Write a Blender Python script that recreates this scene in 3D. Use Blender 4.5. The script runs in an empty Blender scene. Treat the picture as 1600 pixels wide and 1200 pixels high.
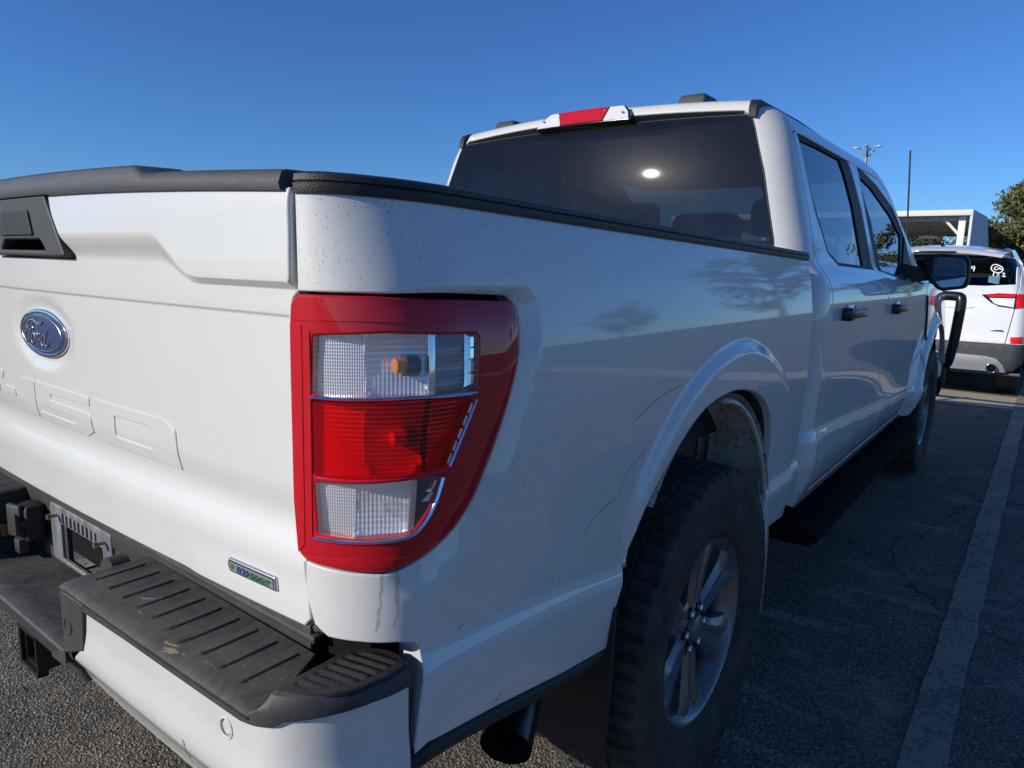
import bpy, bmesh, math, random
import numpy as np
from mathutils import Vector, Matrix, kdtree, geometry
random.seed(7); rng = np.random.default_rng(7)
scene = bpy.context.scene
C = scene.collection

# ------------------------------------------------------------------ camera
CP = np.array([1.5286024437, -0.5129003141, 1.2904637052])
YAW, PITCH, ROLL, FPX = 0.653369227609, -0.168236324875, 0.0261078582583, 1089.6124048
def basis():
    f = np.array([-math.sin(YAW)*math.cos(PITCH), math.cos(YAW)*math.cos(PITCH), math.sin(PITCH)])
    r = np.array([math.cos(YAW), math.sin(YAW), 0.0]); u = np.cross(r, f)
    return (math.cos(ROLL)*r + math.sin(ROLL)*u, -math.sin(ROLL)*r + math.cos(ROLL)*u, f)
CR, CU, CF = basis()
cam = bpy.data.cameras.new('camera'); cam_o = bpy.data.objects.new('camera', cam); C.objects.link(cam_o)
cam.sensor_width = 36.0; cam.lens = FPX/1600*36.0; cam.clip_start = 0.02; cam.clip_end = 2000
M = Matrix(((CR[0], CU[0], -CF[0], CP[0]), (CR[1], CU[1], -CF[1], CP[1]), (CR[2], CU[2], -CF[2], CP[2]), (0, 0, 0, 1)))
cam_o.matrix_world = M
scene.camera = cam_o

# ------------------------------------------------------------------ sky and sun
SUN_EL, SUN_AZ = math.radians(22.0), math.radians(28.5)     # azimuth: from straight behind the truck towards its left
sun_to = Vector((-math.sin(SUN_AZ)*math.cos(SUN_EL), -math.cos(SUN_AZ)*math.cos(SUN_EL), math.sin(SUN_EL)))
world = bpy.data.worlds.new('World'); scene.world = world; world.use_nodes = True
wn = world.node_tree.nodes; wl = world.node_tree.links
bg = wn['Background']; sky = wn.new('ShaderNodeTexSky'); sky.sky_type = 'NISHITA'; sky.sun_disc = False
sky.sun_elevation = SUN_EL; sky.sun_rotation = math.atan2(sun_to.x, sun_to.y)
sky.altitude = 200; sky.air_density = 1.0; sky.dust_density = 0.0; sky.ozone_density = 2.5
tint = wn.new('ShaderNodeMix'); tint.data_type = 'RGBA'; tint.blend_type = 'MULTIPLY'; tint.inputs['Factor'].default_value = 1.0
tint.inputs[7].default_value = (0.43, 0.79, 1.37, 1)          # the camera's deep-blue rendering of a clear sky
wl.new(sky.outputs[0], tint.inputs[6]); wl.new(tint.outputs[2], bg.inputs[0]); bg.inputs[1].default_value = 0.088
sl = bpy.data.lights.new('sun', 'SUN'); sl.energy = 4.3; sl.angle = math.radians(0.53); sl.color = (1.0, 0.94, 0.84)
so = bpy.data.objects.new('sun', sl); C.objects.link(so)
so.rotation_euler = (-sun_to).to_track_quat('-Z', 'Y').to_euler(); so.location = (-10, -20, 12)
vs = scene.view_settings; vs.view_transform = 'Standard'; vs.look = 'None'; vs.exposure = 0.0; vs.gamma = 1.0; vs.use_curve_mapping = False
scene.render.resolution_x = 1024; scene.render.resolution_y = 768

# ------------------------------------------------------------------ maths helpers
def proj(P):
    d = np.atleast_2d(P) - CP; z = d @ CF
    return np.stack([800+FPX*(d @ CR)/z, 600-FPX*(d @ CU)/z], 1)
def hit(px, ax, val):
    d = CF + CR*(px[0]-800)/FPX - CU*(px[1]-600)/FPX
    i = 'xyz'.index(ax); return CP + (val-CP[i])/d[i]*d
def trace(S, pts, guess):
    """photo pixels -> parameters of the surface S they lie on"""
    out = []; p = np.array(guess, float)
    for q in pts:
        q = np.array(q, float)
        for _ in range(25):
            e = 1e-4
            s = S(np.array([p, p+[e, 0], p+[0, e]])); r = proj(s)
            J = np.stack([(r[1]-r[0])/e, (r[2]-r[0])/e], 1)
            try: dp = np.linalg.solve(J, q-r[0])
            except Exception: break
            n = np.linalg.norm(dp)
            if n > .15: dp *= .15/n
            p = p+dp
            if n < 1e-6: break
        out.append(p.copy())
    return out
def sm(t):
    t = np.clip(t, 0, 1); return t*t*(3-2*t)
def pchip(xs, ys):
    xs = np.array(xs, float); ys = np.array(ys, float); h = np.diff(xs); d = np.diff(ys)/h
    m = np.zeros(len(xs)); m[0] = d[0]; m[-1] = d[-1]
    for i in range(1, len(xs)-1):
        m[i] = 0 if d[i-1]*d[i] <= 0 else 2*d[i-1]*d[i]/(d[i-1]+d[i])
    def f(x):
        x = np.clip(np.asarray(x, float), xs[0], xs[-1]); i = np.clip(np.searchsorted(xs, x)-1, 0, len(h)-1)
        t = (x-xs[i])/h[i]
        return ((1+2*t)*(1-t)**2*ys[i] + t*(1-t)**2*h[i]*m[i] + t*t*(3-2*t)*ys[i+1] + t*t*(t-1)*h[i]*m[i+1])
    return f
def inside(P, poly):
    P = np.atleast_2d(P); poly = np.asarray(poly); r = np.zeros(len(P), bool); n = len(poly)
    for i in range(n):
        a, b = poly[i], poly[i-1]
        c = ((a[1] > P[:, 1]) != (b[1] > P[:, 1]))
        if c.any():
            with np.errstate(divide='ignore', invalid='ignore'):
                xi = (b[0]-a[0])*(P[:, 1]-a[1])/(b[1]-a[1])+a[0]
            r ^= c & (P[:, 0] < xi)
    return r
def pdist(P, line):
    P = np.atleast_2d(P); L = np.asarray(line, float); best = np.full(len(P), 1e9)
    for a, b in zip(L[:-1], L[1:]):
        ab = b-a; t = np.clip(((P-a) @ ab)/(ab @ ab + 1e-18), 0, 1)
        best = np.minimum(best, np.hypot(*(P-a-t[:, None]*ab).T))
    return best
def resample(poly, h, closed=True):
    P = [np.array(p, float) for p in poly]; out = []
    n = len(P); segs = n if closed else n-1
    for i in range(segs):
        a, b = P[i], P[(i+1) % n]; k = max(1, int(math.ceil(np.linalg.norm(b-a)/h)))
        for j in range(k): out.append(a+(b-a)*j/k)
    if not closed: out.append(P[-1])
    return np.array(out)
def smooth_poly(poly, it=2, closed=True):
    P = [np.array(p, float) for p in poly]
    for _ in range(it):
        Q = []; n = len(P)
        for i in range(n if closed else n-1):
            a, b = P[i], P[(i+1) % n]; Q += [a*.75+b*.25, a*.25+b*.75]
        if not closed: Q = [P[0]]+Q+[P[-1]]
        P = Q
    return P
def rounded(poly, r, k=5):
    """polygon with its corners rounded; r a number or one radius per corner"""
    P = [np.array(p, float) for p in poly]; n = len(P); out = []
    for i in range(n):
        ri = r[i] if hasattr(r, '__len__') else r
        a, b, c = P[i-1], P[i], P[(i+1) % n]
        u, v = a-b, c-b; lu, lv = np.linalg.norm(u), np.linalg.norm(v)
        d = min(ri, lu*.48, lv*.48)
        if d < 1e-5: out.append(b); continue
        s, e = b+u/lu*d, b+v/lv*d
        for j in range(k+1):
            t = j/k; out.append(s*(1-t)**2+2*b*t*(1-t)+e*t*t)
    return out
def area2(P):
    P = np.asarray(P); x, y = P[:, 0], P[:, 1]
    return float((x*np.roll(y, -1)-np.roll(x, -1)*y).sum())

# ------------------------------------------------------------------ mesh helpers
def link(name, me, mat, parent):
    o = bpy.data.objects.new(name, me); C.objects.link(o)
    if mat is not None and me is not None: me.materials.append(mat)
    if parent is not None: o.parent = parent
    return o
def mesh(name, V, F, mat, parent=None, smooth=True, normals=None, sharp=None):
    me = bpy.data.meshes.new(name); me.from_pydata([tuple(map(float, v)) for v in V], [], [tuple(map(int, f)) for f in F])
    if smooth: me.polygons.foreach_set('use_smooth', [True]*len(me.polygons))
    if normals is not None: me.normals_split_custom_set_from_vertices([tuple(map(float, n)) for n in normals])
    if sharp: me.set_sharp_from_angle(angle=math.radians(sharp))
    me.update()
    return link(name, me, mat, parent)
def from_bm(name, bm, mat, parent=None, smooth=True, sharp=35):
    me = bpy.data.meshes.new(name); bmesh.ops.recalc_face_normals(bm, faces=bm.faces); bm.to_mesh(me); bm.free()
    if smooth:
        me.polygons.foreach_set('use_smooth', [True]*len(me.polygons))
        if sharp: me.set_sharp_from_angle(angle=math.radians(sharp))
    return link(name, me, mat, parent)
def add_box(bm, c, s, bev=0.0, seg=2, rot=None, taper=None):
    r = bmesh.ops.create_cube(bm, size=1.0); vs_ = r['verts']
    for v in vs_:
        v.co = Vector((v.co.x*s[0], v.co.y*s[1], v.co.z*s[2]))
        if taper and v.co.z > 0: v.co.x *= taper[0]; v.co.y *= taper[1]
    if bev:
        es = list({e for v in vs_ for e in v.link_edges})
        b = bmesh.ops.bevel(bm, geom=es, offset=bev, segments=seg, affect='EDGES', profile=.5)
        vs_ = list({v for f in b['faces'] for v in f.verts} | {v for v in vs_ if v.is_valid})
    for v in vs_:
        if rot is not None: v.co = rot @ v.co
        v.co += Vector(c)
def box(name, c, s, mat, parent=None, bev=.004, rot=None, taper=None, seg=2):
    bm = bmesh.new(); add_box(bm, c, s, bev, seg, rot, taper); return from_bm(name, bm, mat, parent)
def add_tube(V, F, path, r, seg=12, caps=True):
    P = [Vector(p) for p in path]; n = len(P); base = len(V)
    rr = r if hasattr(r, '__len__') else [r]*n; up = None
    for i in range(n):
        t = (P[min(i+1, n-1)]-P[max(i-1, 0)]).normalized()
        if up is None: up = Vector((0, 0, 1)) if abs(t.z) < .9 else Vector((1, 0, 0))
        a = t.cross(up).normalized(); b = a.cross(t).normalized(); up = b
        for k in range(seg):
            th = 2*math.pi*k/seg; V.append(P[i]+(a*math.cos(th)+b*math.sin(th))*rr[i])
    for i in range(n-1):
        for k in range(seg):
            F.append((base+i*seg+k, base+i*seg+(k+1) % seg, base+(i+1)*seg+(k+1) % seg, base+(i+1)*seg+k))
    if caps:
        F.append(tuple(base+k for k in range(seg))[::-1]); F.append(tuple(base+(n-1)*seg+k for k in range(seg)))
def tube(name, path, r, mat, parent=None, seg=12):
    V, F = [], []; add_tube(V, F, path, r, seg)
    return mesh(name, V, F, mat, parent, sharp=50)
def curve_pts(pts, k=8):
    """smooth path through corner points (quadratic corners)"""
    P = [Vector(p) for p in pts]; out = [P[0]]
    for i in range(1, len(P)-1):
        a = (P[i-1]+P[i])/2 if i > 1 else P[0]; c = (P[i]+P[i+1])/2 if i < len(P)-2 else P[-1]
        for j in range(1, k+1):
            t = j/k; out.append(a*(1-t)**2+P[i]*2*t*(1-t)+c*t*t)
    return out
def loft(name, rings, mat, parent=None, closed=True, caps=False, sharp=40):
    V = [p for r in rings for p in r]; n = len(rings[0]); F = []
    for i in range(len(rings)-1):
        for k in range(n if closed else n-1):
            F.append((i*n+k, i*n+(k+1) % n, (i+1)*n+(k+1) % n, (i+1)*n+k))
    if caps: F.append(tuple(range(n))[::-1]); F.append(tuple((len(rings)-1)*n+k for k in range(n)))
    o = mesh(name, V, F, mat, parent, sharp=sharp)
    bm = bmesh.new(); bm.from_mesh(o.data); bmesh.ops.recalc_face_normals(bm, faces=bm.faces); bm.to_mesh(o.data); bm.free()
    return o
def revolve(V, F, prof, axis_o, seg=48, axis='x', a0=0, a1=2*math.pi):
    """prof: (radius, along) pairs, around the x or y axis through axis_o"""
    base = len(V); n = len(prof); full = abs(a1-a0-2*math.pi) < 1e-6; m = seg if full else seg+1
    for i in range(m):
        th = a0+(a1-a0)*i/seg; c, s = math.cos(th), math.sin(th)
        for r, x in prof:
            p = (x, r*c, r*s) if axis == 'x' else (r*c, x, r*s) if axis == 'y' else (r*c, r*s, x)
            V.append((p[0]+axis_o[0], p[1]+axis_o[1], p[2]+axis_o[2]))
    for i in range(seg):
        j = (i+1) % m
        for k in range(n-1): F.append((base+i*n+k, base+j*n+k, base+j*n+k+1, base+i*n+k+1))
def surf_normals(S, uv, sign):
    e = 4e-4
    uv = np.asarray(uv, float); a = S(uv+[e, 0])-S(uv-[e, 0]); b = S(uv+[0, e])-S(uv-[0, e])
    n = np.cross(a, b)*sign; return n/(np.linalg.norm(n, axis=1)[:, None]+1e-12), a/(2*e), b/(2*e)
def panel(name, outline, S, mat, parent, holes=(), h=.012, bev=.002, thick=.012, extra=(), sign=1, eh=None):
    """sheet cut to an outline on a parametric surface: dense mesh, rolled edge, real thickness at the edge"""
    loops = []
    for i, l in enumerate([outline]+list(holes)):
        L = resample(l, eh or h*.8); a = area2(L)
        if (i == 0) != (a > 0): L = L[::-1]
        loops.append(L)
    rings, lefts = [], []
    for L in loops:
        d = np.roll(L, -1, 0)-np.roll(L, 1, 0); d /= np.linalg.norm(d, axis=1)[:, None]+1e-12
        lf = np.stack([-d[:, 1], d[:, 0]], 1); lefts.append(lf); rings.append(L+lf*bev)
    pts = [p for r in rings for p in r]; edges = []; k0 = 0
    for r in rings:
        n = len(r); edges += [(k0+i, k0+(i+1) % n) for i in range(n)]; k0 += n
    nb = len(pts)
    ex = []
    for l in extra: ex += list(resample(l, h*.8, closed=False))
    kd0 = kdtree.KDTree(max(1, nb))
    for i, p in enumerate(pts): kd0.insert((p[0], p[1], 0), i)
    kd0.balance()
    def ins(P):
        m = inside(P, rings[0])
        for r in rings[1:]: m &= ~inside(P, r)
        return m
    if ex:
        ex = np.array(ex); ex = ex[ins(ex)]
        ex = [p for p in ex if kd0.find((p[0], p[1], 0))[2] > h*.25]
    lo, hi = loops[0].min(0), loops[0].max(0)
    gx, gy = np.arange(lo[0]+h*.5, hi[0], h), np.arange(lo[1]+h*.5, hi[1], h)
    G = np.stack(np.meshgrid(gx, gy), -1).reshape(-1, 2); G[:, 0] += (np.round((G[:, 1]-lo[1])/h).astype(int) % 2)*h*.5
    G = G[ins(G)] if len(G) else G
    allp = pts+list(ex); kd = kdtree.KDTree(len(allp))
    for i, p in enumerate(allp): kd.insert((p[0], p[1], 0), i)
    kd.balance()
    G = [p for p in G if kd.find((p[0], p[1], 0))[2] > h*.55]
    allp = allp+G
    ov, oe, of, orig, _, _ = geometry.delaunay_2d_cdt([Vector((p[0], p[1])) for p in allp], edges, [], 0, 1e-7)
    uv = np.array([(v.x, v.y) for v in ov]); tri = [f for f in of]
    cen = np.array([uv[list(f)].mean(0) for f in tri]); keep = ins(cen)
    F = [tuple(f) for f, k in zip(tri, keep) if k]
    back = {}
    for i, o in enumerate(orig):
        for q in o: back[q] = i
    N, _, _ = surf_normals(S, uv, sign); P = S(uv)
    V = list(P); NN = list(N); k0 = 0
    if sign < 0: F = [f[::-1] for f in F]
    for L, lf, r in zip(loops, lefts, rings):
        n = len(L); idx = [back[k0+i] for i in range(n)]; k0 += n
        N1, ju, jv = surf_normals(S, L, sign)
        T = -(ju*lf[:, :1]+jv*lf[:, 1:]); T -= N1*(T*N1).sum(1)[:, None]; T /= np.linalg.norm(T, axis=1)[:, None]+1e-12
        lev = [(S(L+lf*bev*.3)-N1*bev*.3, (N1+T)/1.4142), (S(L)-N1*bev, T), (S(L)-N1*thick, T)]
        prev = idx
        for pos, nor in lev:
            b0 = len(V); V += list(pos); NN += list(nor); cur = [b0+i for i in range(n)]
            for i in range(n):
                j = (i+1) % n; q = (prev[i], cur[i], cur[j], prev[j])
                F.append(q if sign > 0 else q[::-1])
            prev = cur
    return mesh(name, V, F, mat, parent, normals=NN)
def offset(S, d, sign=1):
    def T(uv):
        uv = np.atleast_2d(uv); n, _, _ = surf_normals(S, uv, sign)
        dd = d(uv) if callable(d) else d
        return S(uv)+n*(dd[:, None] if hasattr(dd, '__len__') else dd)
    return T
def plane(o, a, b):
    o, a, b = (np.array(v, float) for v in (o, a, b))
    return lambda uv: o+np.atleast_2d(uv)[:, :1]*a+np.atleast_2d(uv)[:, 1:]*b
def text_mesh(name, body, mat, parent, size, M_, extrude=.0006, bold=0.0, shear=0.0, sx=1.0):
    cu = bpy.data.curves.new(name, 'FONT'); cu.body = body; cu.size = size; cu.extrude = extrude; cu.offset = bold; cu.shear = shear
    cu.align_x = 'CENTER'; cu.align_y = 'CENTER'
    t = bpy.data.objects.new(name+'_tmp', cu); C.objects.link(t)
    me = bpy.data.meshes.new_from_object(t.evaluated_get(bpy.context.evaluated_depsgraph_get()))
    bpy.data.objects.remove(t); me.name = name
    me.transform(M_ @ Matrix.Diagonal((sx, 1, 1, 1)))
    me.materials.clear()
    return link(name, me, mat, parent)
def frame_m(o, xa, ya):
    xa = Vector(xa).normalized(); ya = Vector(ya).normalized(); za = xa.cross(ya)
    return Matrix(((xa.x, ya.x, za.x, o[0]), (xa.y, ya.y, za.y, o[1]), (xa.z, ya.z, za.z, o[2]), (0, 0, 0, 1)))
def ribbon(V, F, pts, w, n, lift=0.0):
    """flat stroke along pts, normal n"""
    P = [Vector(p) for p in pts]; n = Vector(n); base = len(V); m = len(P)
    for i in range(m):
        t = (P[min(i+1, m-1)]-P[max(i-1, 0)]).normalized(); s = t.cross(n).normalized()*w*.5
        V += [P[i]+s+n*lift, P[i]+n*(lift+w*.25), P[i]-s+n*lift]
    for i in range(m-1):
        a = base+i*3; F += [(a, a+3, a+4, a+1), (a+1, a+4, a+5, a+2)]
def tag(o, label, cat=None, group=None, kind=None):
    if label: o['label'] = label
    if cat: o['category'] = cat
    if group: o['group'] = group
    if kind: o['kind'] = kind
    return o
def empty(name, loc=(0, 0, 0), parent=None):
    o = bpy.data.objects.new(name, None); C.objects.link(o); o.location = loc; o.empty_display_size = .1
    if parent: o.parent = parent
    return o
def dup(o, parent=None):
    c = o.copy(); C.objects.link(c); c.parent = parent
    for ch in list(o.children): dup(ch, c)
    return c
def mirror(o, parent):
    c = dup(o, parent); c.scale.x = -1; return c

# ------------------------------------------------------------------ materials
class NT:
    def __init__(s, name):
        s.m = bpy.data.materials.new(name); s.m.use_nodes = True; s.t = s.m.node_tree; s.b = s.t.nodes['Principled BSDF']; s.out = s.t.nodes['Material Output']
    def n(s, typ, **kw):
        x = s.t.nodes.new('ShaderNode'+typ)
        for k, v in kw.items(): setattr(x, k, v)
        return x
    def l(s, a, b): s.t.links.new(a, b)
    def put(s, sock, v):
        if isinstance(v, bpy.types.NodeSocket): s.l(v, sock)
        else: sock.default_value = v
    def co(s, scale=(1, 1, 1), kind='Object', rot=(0, 0, 0), loc=(0, 0, 0)):
        tc = s.n('TexCoord'); mp = s.n('Mapping'); mp.inputs['Scale'].default_value = scale; mp.inputs['Rotation'].default_value = rot; mp.inputs['Location'].default_value = loc
        s.l(tc.outputs[kind], mp.inputs[0]); return mp.outputs[0]
    def noise(s, sc, co=None, detail=4, rough=.55, dist=0):
        x = s.n('TexNoise'); x.inputs['Scale'].default_value = sc; x.inputs['Detail'].default_value = detail; x.inputs['Roughness'].default_value = rough; x.inputs['Distortion'].default_value = dist
        if co is not None: s.l(co, x.inputs['Vector'])
        return x.outputs['Fac']
    def voro(s, sc, co=None, feature='F1', out='Distance', rnd=1):
        x = s.n('TexVoronoi'); x.feature = feature; x.inputs['Scale'].default_value = sc; x.inputs['Randomness'].default_value = rnd
        if co is not None: s.l(co, x.inputs['Vector'])
        return x.outputs[out]
    def ramp(s, f, stops):
        x = s.n('ValToRGB'); cr = x.color_ramp
        while len(cr.elements) < len(stops): cr.elements.new(.5)
        for e, (p, c) in zip(cr.elements, stops):
            e.position = p; e.color = c if hasattr(c, '__len__') and len(c) == 4 else (*(c if hasattr(c, '__len__') else (c,)*3), 1)
        s.l(f, x.inputs[0]); return x.outputs[0]
    def math(s, op, a, b=0.0, c=0.0):
        x = s.n('Math'); x.operation = op
        for i, v in enumerate((a, b, c)): s.put(x.inputs[i], v)
        return x.outputs[0]
    def mix(s, f, a, b, mode='MIX'):
        x = s.n('Mix'); x.data_type = 'RGBA'; x.blend_type = mode
        s.put(x.inputs['Factor'], f)
        for k, v in ((6, a), (7, b)):
            if isinstance(v, bpy.types.NodeSocket): s.l(v, x.inputs[k])
            else: x.inputs[k].default_value = (*v, 1) if len(v) == 3 else v
        return x.outputs[2]
    def bump(s, h, strength=.3, dist=.01, normal=None):
        x = s.n('Bump'); x.inputs['Strength'].default_value = strength; x.inputs['Distance'].default_value = dist
        s.l(h, x.inputs['Height'])
        if normal is not None: s.l(normal, x.inputs['Normal'])
        return x.outputs[0]
    def sep(s, co):
        x = s.n('SeparateXYZ'); s.l(co, x.inputs[0]); return x.outputs
    def set(s, **kw):
        names = dict(base='Base Color', rough='Roughness', metal='Metallic', coat='Coat Weight', coatr='Coat Roughness', normal='Normal', spec='Specular IOR Level', trans='Transmission Weight', sheen='Sheen Weight', emit='Emission Color', emits='Emission Strength', coatn='Coat Normal', sss='Subsurface Weight')
        for k, v in kw.items():
            sock = s.b.inputs[names[k]]
            if k in ('base', 'emit') and not isinstance(v, bpy.types.NodeSocket): v = (*v, 1)
            s.put(sock, v)
        return s
def simple(name, base, rough=.5, metal=0, coat=0, **kw):
    return NT(name).set(base=base, rough=rough, metal=metal, coat=coat, coatr=.04, **kw).m
def white_paint(name, speck=0.0, drips=False, dust=.10):
    m = NT(name); co = m.co(); w = (.69, .675, .638)
    d = m.noise(5, co, 6, .65); dd = m.noise(180, co, 3, .7)
    f = m.math('MULTIPLY', m.ramp(m.math('MULTIPLY', d, m.math('ADD', dd, .45)), [(.38, 0), (.75, 1)]), dust*2.2)
    col = m.mix(f, w, (.46, .40, .33))
    # fine dust freckles
    fr = m.ramp(m.voro(420, co), [(.05, 1), (.12, 0)]); fr2 = m.ramp(m.noise(9, co, 3), [(.45, 0), (.7, 1)])
    col = m.mix(m.math('MULTIPLY', m.math('MULTIPLY', fr, fr2), .35), col, (.25, .22, .19))
    if speck:
        tc = m.co((1, 1, 1), rot=(math.radians(-35), 0, 0)); st = m.n('Mapping'); st.inputs['Scale'].default_value = (1, .36, 1.35); m.l(tc, st.inputs[0])
        v = m.voro(255, st.outputs[0]); vr = m.voro(255, st.outputs[0], out='Color')
        sx = m.n('SeparateColor'); m.l(vr, sx.inputs[0])
        z = m.sep(co)[2]; hi = m.ramp(z, [(.0, .0), (1.0, 1)])
        zz = m.n('MapRange'); zz.inputs['From Min'].default_value = .95; zz.inputs['From Max'].default_value = 1.34; zz.inputs['To Min'].default_value = .97; zz.inputs['To Max'].default_value = .62; m.l(z, zz.inputs[0])
        pick = m.math('GREATER_THAN', m.math('ADD', sx.outputs[0], m.math('MULTIPLY', m.math('SUBTRACT', m.noise(3.5, co, 2), .5), .30)), zz.outputs[0])
        dot = m.math('MULTIPLY', m.ramp(v, [(.09, 1), (.24, 0)]), pick)
        col = m.mix(m.math('MULTIPLY', dot, .9*speck), col, (.02, .018, .016))
        # fine scuffs
        w1 = m.co((1, 2.2, .8), rot=(math.radians(25), 0, 0)); sc = m.ramp(m.noise(30, w1, 2, .4, 1.5), [(.498, 0), (.502, 1), (.506, 0)]) if False else None
    if drips:
        s = m.sep(co); wob = m.math('MULTIPLY', m.math('SUBTRACT', m.noise(26, co, 3), .5), .016)
        lines = None
        for xc, hw, lo in ((.9005, .0012, .825), (.9135, .0014, .83)):
            dx = m.math('ABSOLUTE', m.math('SUBTRACT', m.math('ADD', s[0], wob), xc)); L = m.math('LESS_THAN', dx, hw)
            L = m.math('MULTIPLY', L, m.math('GREATER_THAN', s[2], lo)); L = m.math('MULTIPLY', L, m.math('LESS_THAN', s[2], .925)); L = m.math('MULTIPLY', L, m.math('LESS_THAN', s[1], .12))
            lines = L if lines is None else m.math('MAXIMUM', lines, L)
        col = m.mix(m.math('MULTIPLY', lines, m.ramp(m.noise(60, co, 3), [(.3, .2), (.6, .65)])), col, (.34, .28, .20))
    m.set(base=col, rough=.42, coat=1.0, coatr=m.ramp(d, [(.3, .008), (.7, .03)]), spec=.4)
    m.set(normal=m.bump(m.noise(900, co, 2), .03, .001), coatn=m.bump(m.noise(420, co, 2), .015, .0006))
    return m.m
def black_plastic(name, base=(.040, .040, .041), rough=.5, grain=900, dust=.32, gs=.35):
    m = NT(name); co = m.co(); g = m.noise(grain, co, 2, .6)
    d = m.math('MULTIPLY', m.ramp(m.noise(7, co, 6, .7), [(.42, 0), (.72, 1)]), dust); d2 = m.math('MULTIPLY', m.ramp(m.noise(60, co, 4, .7), [(.5, 0), (.7, 1)]), dust*.6)
    up = m.n('NewGeometry'); nz = m.math('MAXIMUM', m.sep(up.outputs['Normal'])[2], 0.0)
    f = m.math('MULTIPLY', m.math('ADD', d, d2), m.math('ADD', m.math('MULTIPLY', nz, .8), .35))
    m.set(base=m.mix(f, base, (.20, .185, .155)), rough=m.math('ADD', m.math('MULTIPLY', f, .4), rough), spec=.45, normal=m.bump(g, gs, .0012))
    return m.m
def glass_mat(name, tint, ior=1.5, dust=.0, rough=.0, ribs=None, refl=1.0, filmcol=(.5, .5, .5), grough=.22, gw=.0):
    m = NT(name); t = m.t; t.nodes.remove(m.b)
    tr = m.n('BsdfTransparent'); tr.inputs[0].default_value = (*tint, 1)
    gl = m.n('BsdfGlossy'); gl.inputs['Roughness'].default_value = rough; gl.inputs[0].default_value = (refl, refl, refl, 1)
    fr = m.n('LayerWeight'); fr.inputs['Blend'].default_value = .5; f0 = ((ior-1)/(ior+1))**2
    fac = m.math('ADD', m.math('MULTIPLY', m.math('POWER', fr.outputs['Facing'], 5.0), 1-f0), f0)
    mx = m.n('MixShader'); m.l(fac, mx.inputs[0]); m.l(tr.outputs[0], mx.inputs[1]); m.l(gl.outputs[0], mx.inputs[2]); last = mx.outputs[0]
    co = m.co()
    if gw:
        g2 = m.n('BsdfGlossy'); g2.inputs['Roughness'].default_value = grough; g2.inputs[0].default_value = (.9, .9, .9, 1)
        x = m.n('MixShader'); x.inputs[0].default_value = gw; m.l(last, x.inputs[1]); m.l(g2.outputs[0], x.inputs[2]); last = x.outputs[0]
    if dust:
        df = m.n('BsdfDiffuse'); df.inputs[0].default_value = (*filmcol, 1)
        x = m.n('MixShader'); st = m.co((1, 1, .35)); n1 = m.noise(9, st, 6, .7); sp = m.ramp(m.voro(160, co), [(.06, 1), (.12, 0)]); sp2 = m.ramp(m.noise(5, co, 2), [(.55, 0), (.65, 1)])
        f = m.math('ADD', m.math('MULTIPLY', m.ramp(n1, [(.25, .35), (.75, 1)]), dust), m.math('MULTIPLY', m.math('MULTIPLY', sp, sp2), dust*2.5))
        m.l(f, x.inputs[0]); m.l(last, x.inputs[1]); m.l(df.outputs[0], x.inputs[2]); last = x.outputs[0]
    if ribs:
        b = m.bump(ribs(m, co), .5, .00022); m.l(b, gl.inputs['Normal']); m.l(b, fr.inputs['Normal'])
    m.l(last, m.out.inputs[0]); return m.m
def ribs_of(scale, axis):
    def f(m, co):
        x = m.math('SINE', m.math('MULTIPLY', m.sep(co)[axis], scale)); return x
    return f
MAT = {}
MAT['white'] = white_paint('white_paint', dust=.07)
MAT['white_side'] = white_paint('white_paint_with_specks', speck=1.0, drips=True, dust=.07)
MAT['white_bump'] = white_paint('white_bumper_paint', dust=.10)
MAT['plastic'] = black_plastic('black_grained_plastic')
MAT['plastic_cap'] = black_plastic('black_cap_plastic', (.05, .05, .052), .42, 520, .25, 1.0)
MAT['plastic_rail'] = black_plastic('black_rail_plastic', (.018, .018, .02), .45, 520, .12, .8)
MAT['plastic_dark'] = black_plastic('dark_plastic', (.012, .012, .013), .55, 700, .12)
MAT['black_gloss'] = simple('black_gloss', (.008, .008, .009), .12, coat=1)
MAT['black_paint'] = simple('black_powder_coat', (.012, .012, .012), .28)
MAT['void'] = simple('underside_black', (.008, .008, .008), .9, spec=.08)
MAT['chrome'] = simple('chrome', (.82, .83, .85), .09, 1.0)
MAT['dull_chrome'] = simple('dull_chrome', (.55, .55, .56), .28, 1.0)
MAT['blue'] = simple('blue_enamel', (.030, .055, .16), .3, coat=1)
MAT['badge_blue'] = simple('badge_blue', (.03, .05, .25), .35); MAT['badge_green'] = simple('badge_green', (.04, .16, .07), .35)
MAT['seat'] = simple('dark_seat_cloth', (.035, .035, .038), .9)
MAT['interior'] = simple('cabin_trim', (.03, .03, .032), .7)
MAT['gold'] = simple('zinc_screw', (.45, .36, .18), .35, .9)
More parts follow.
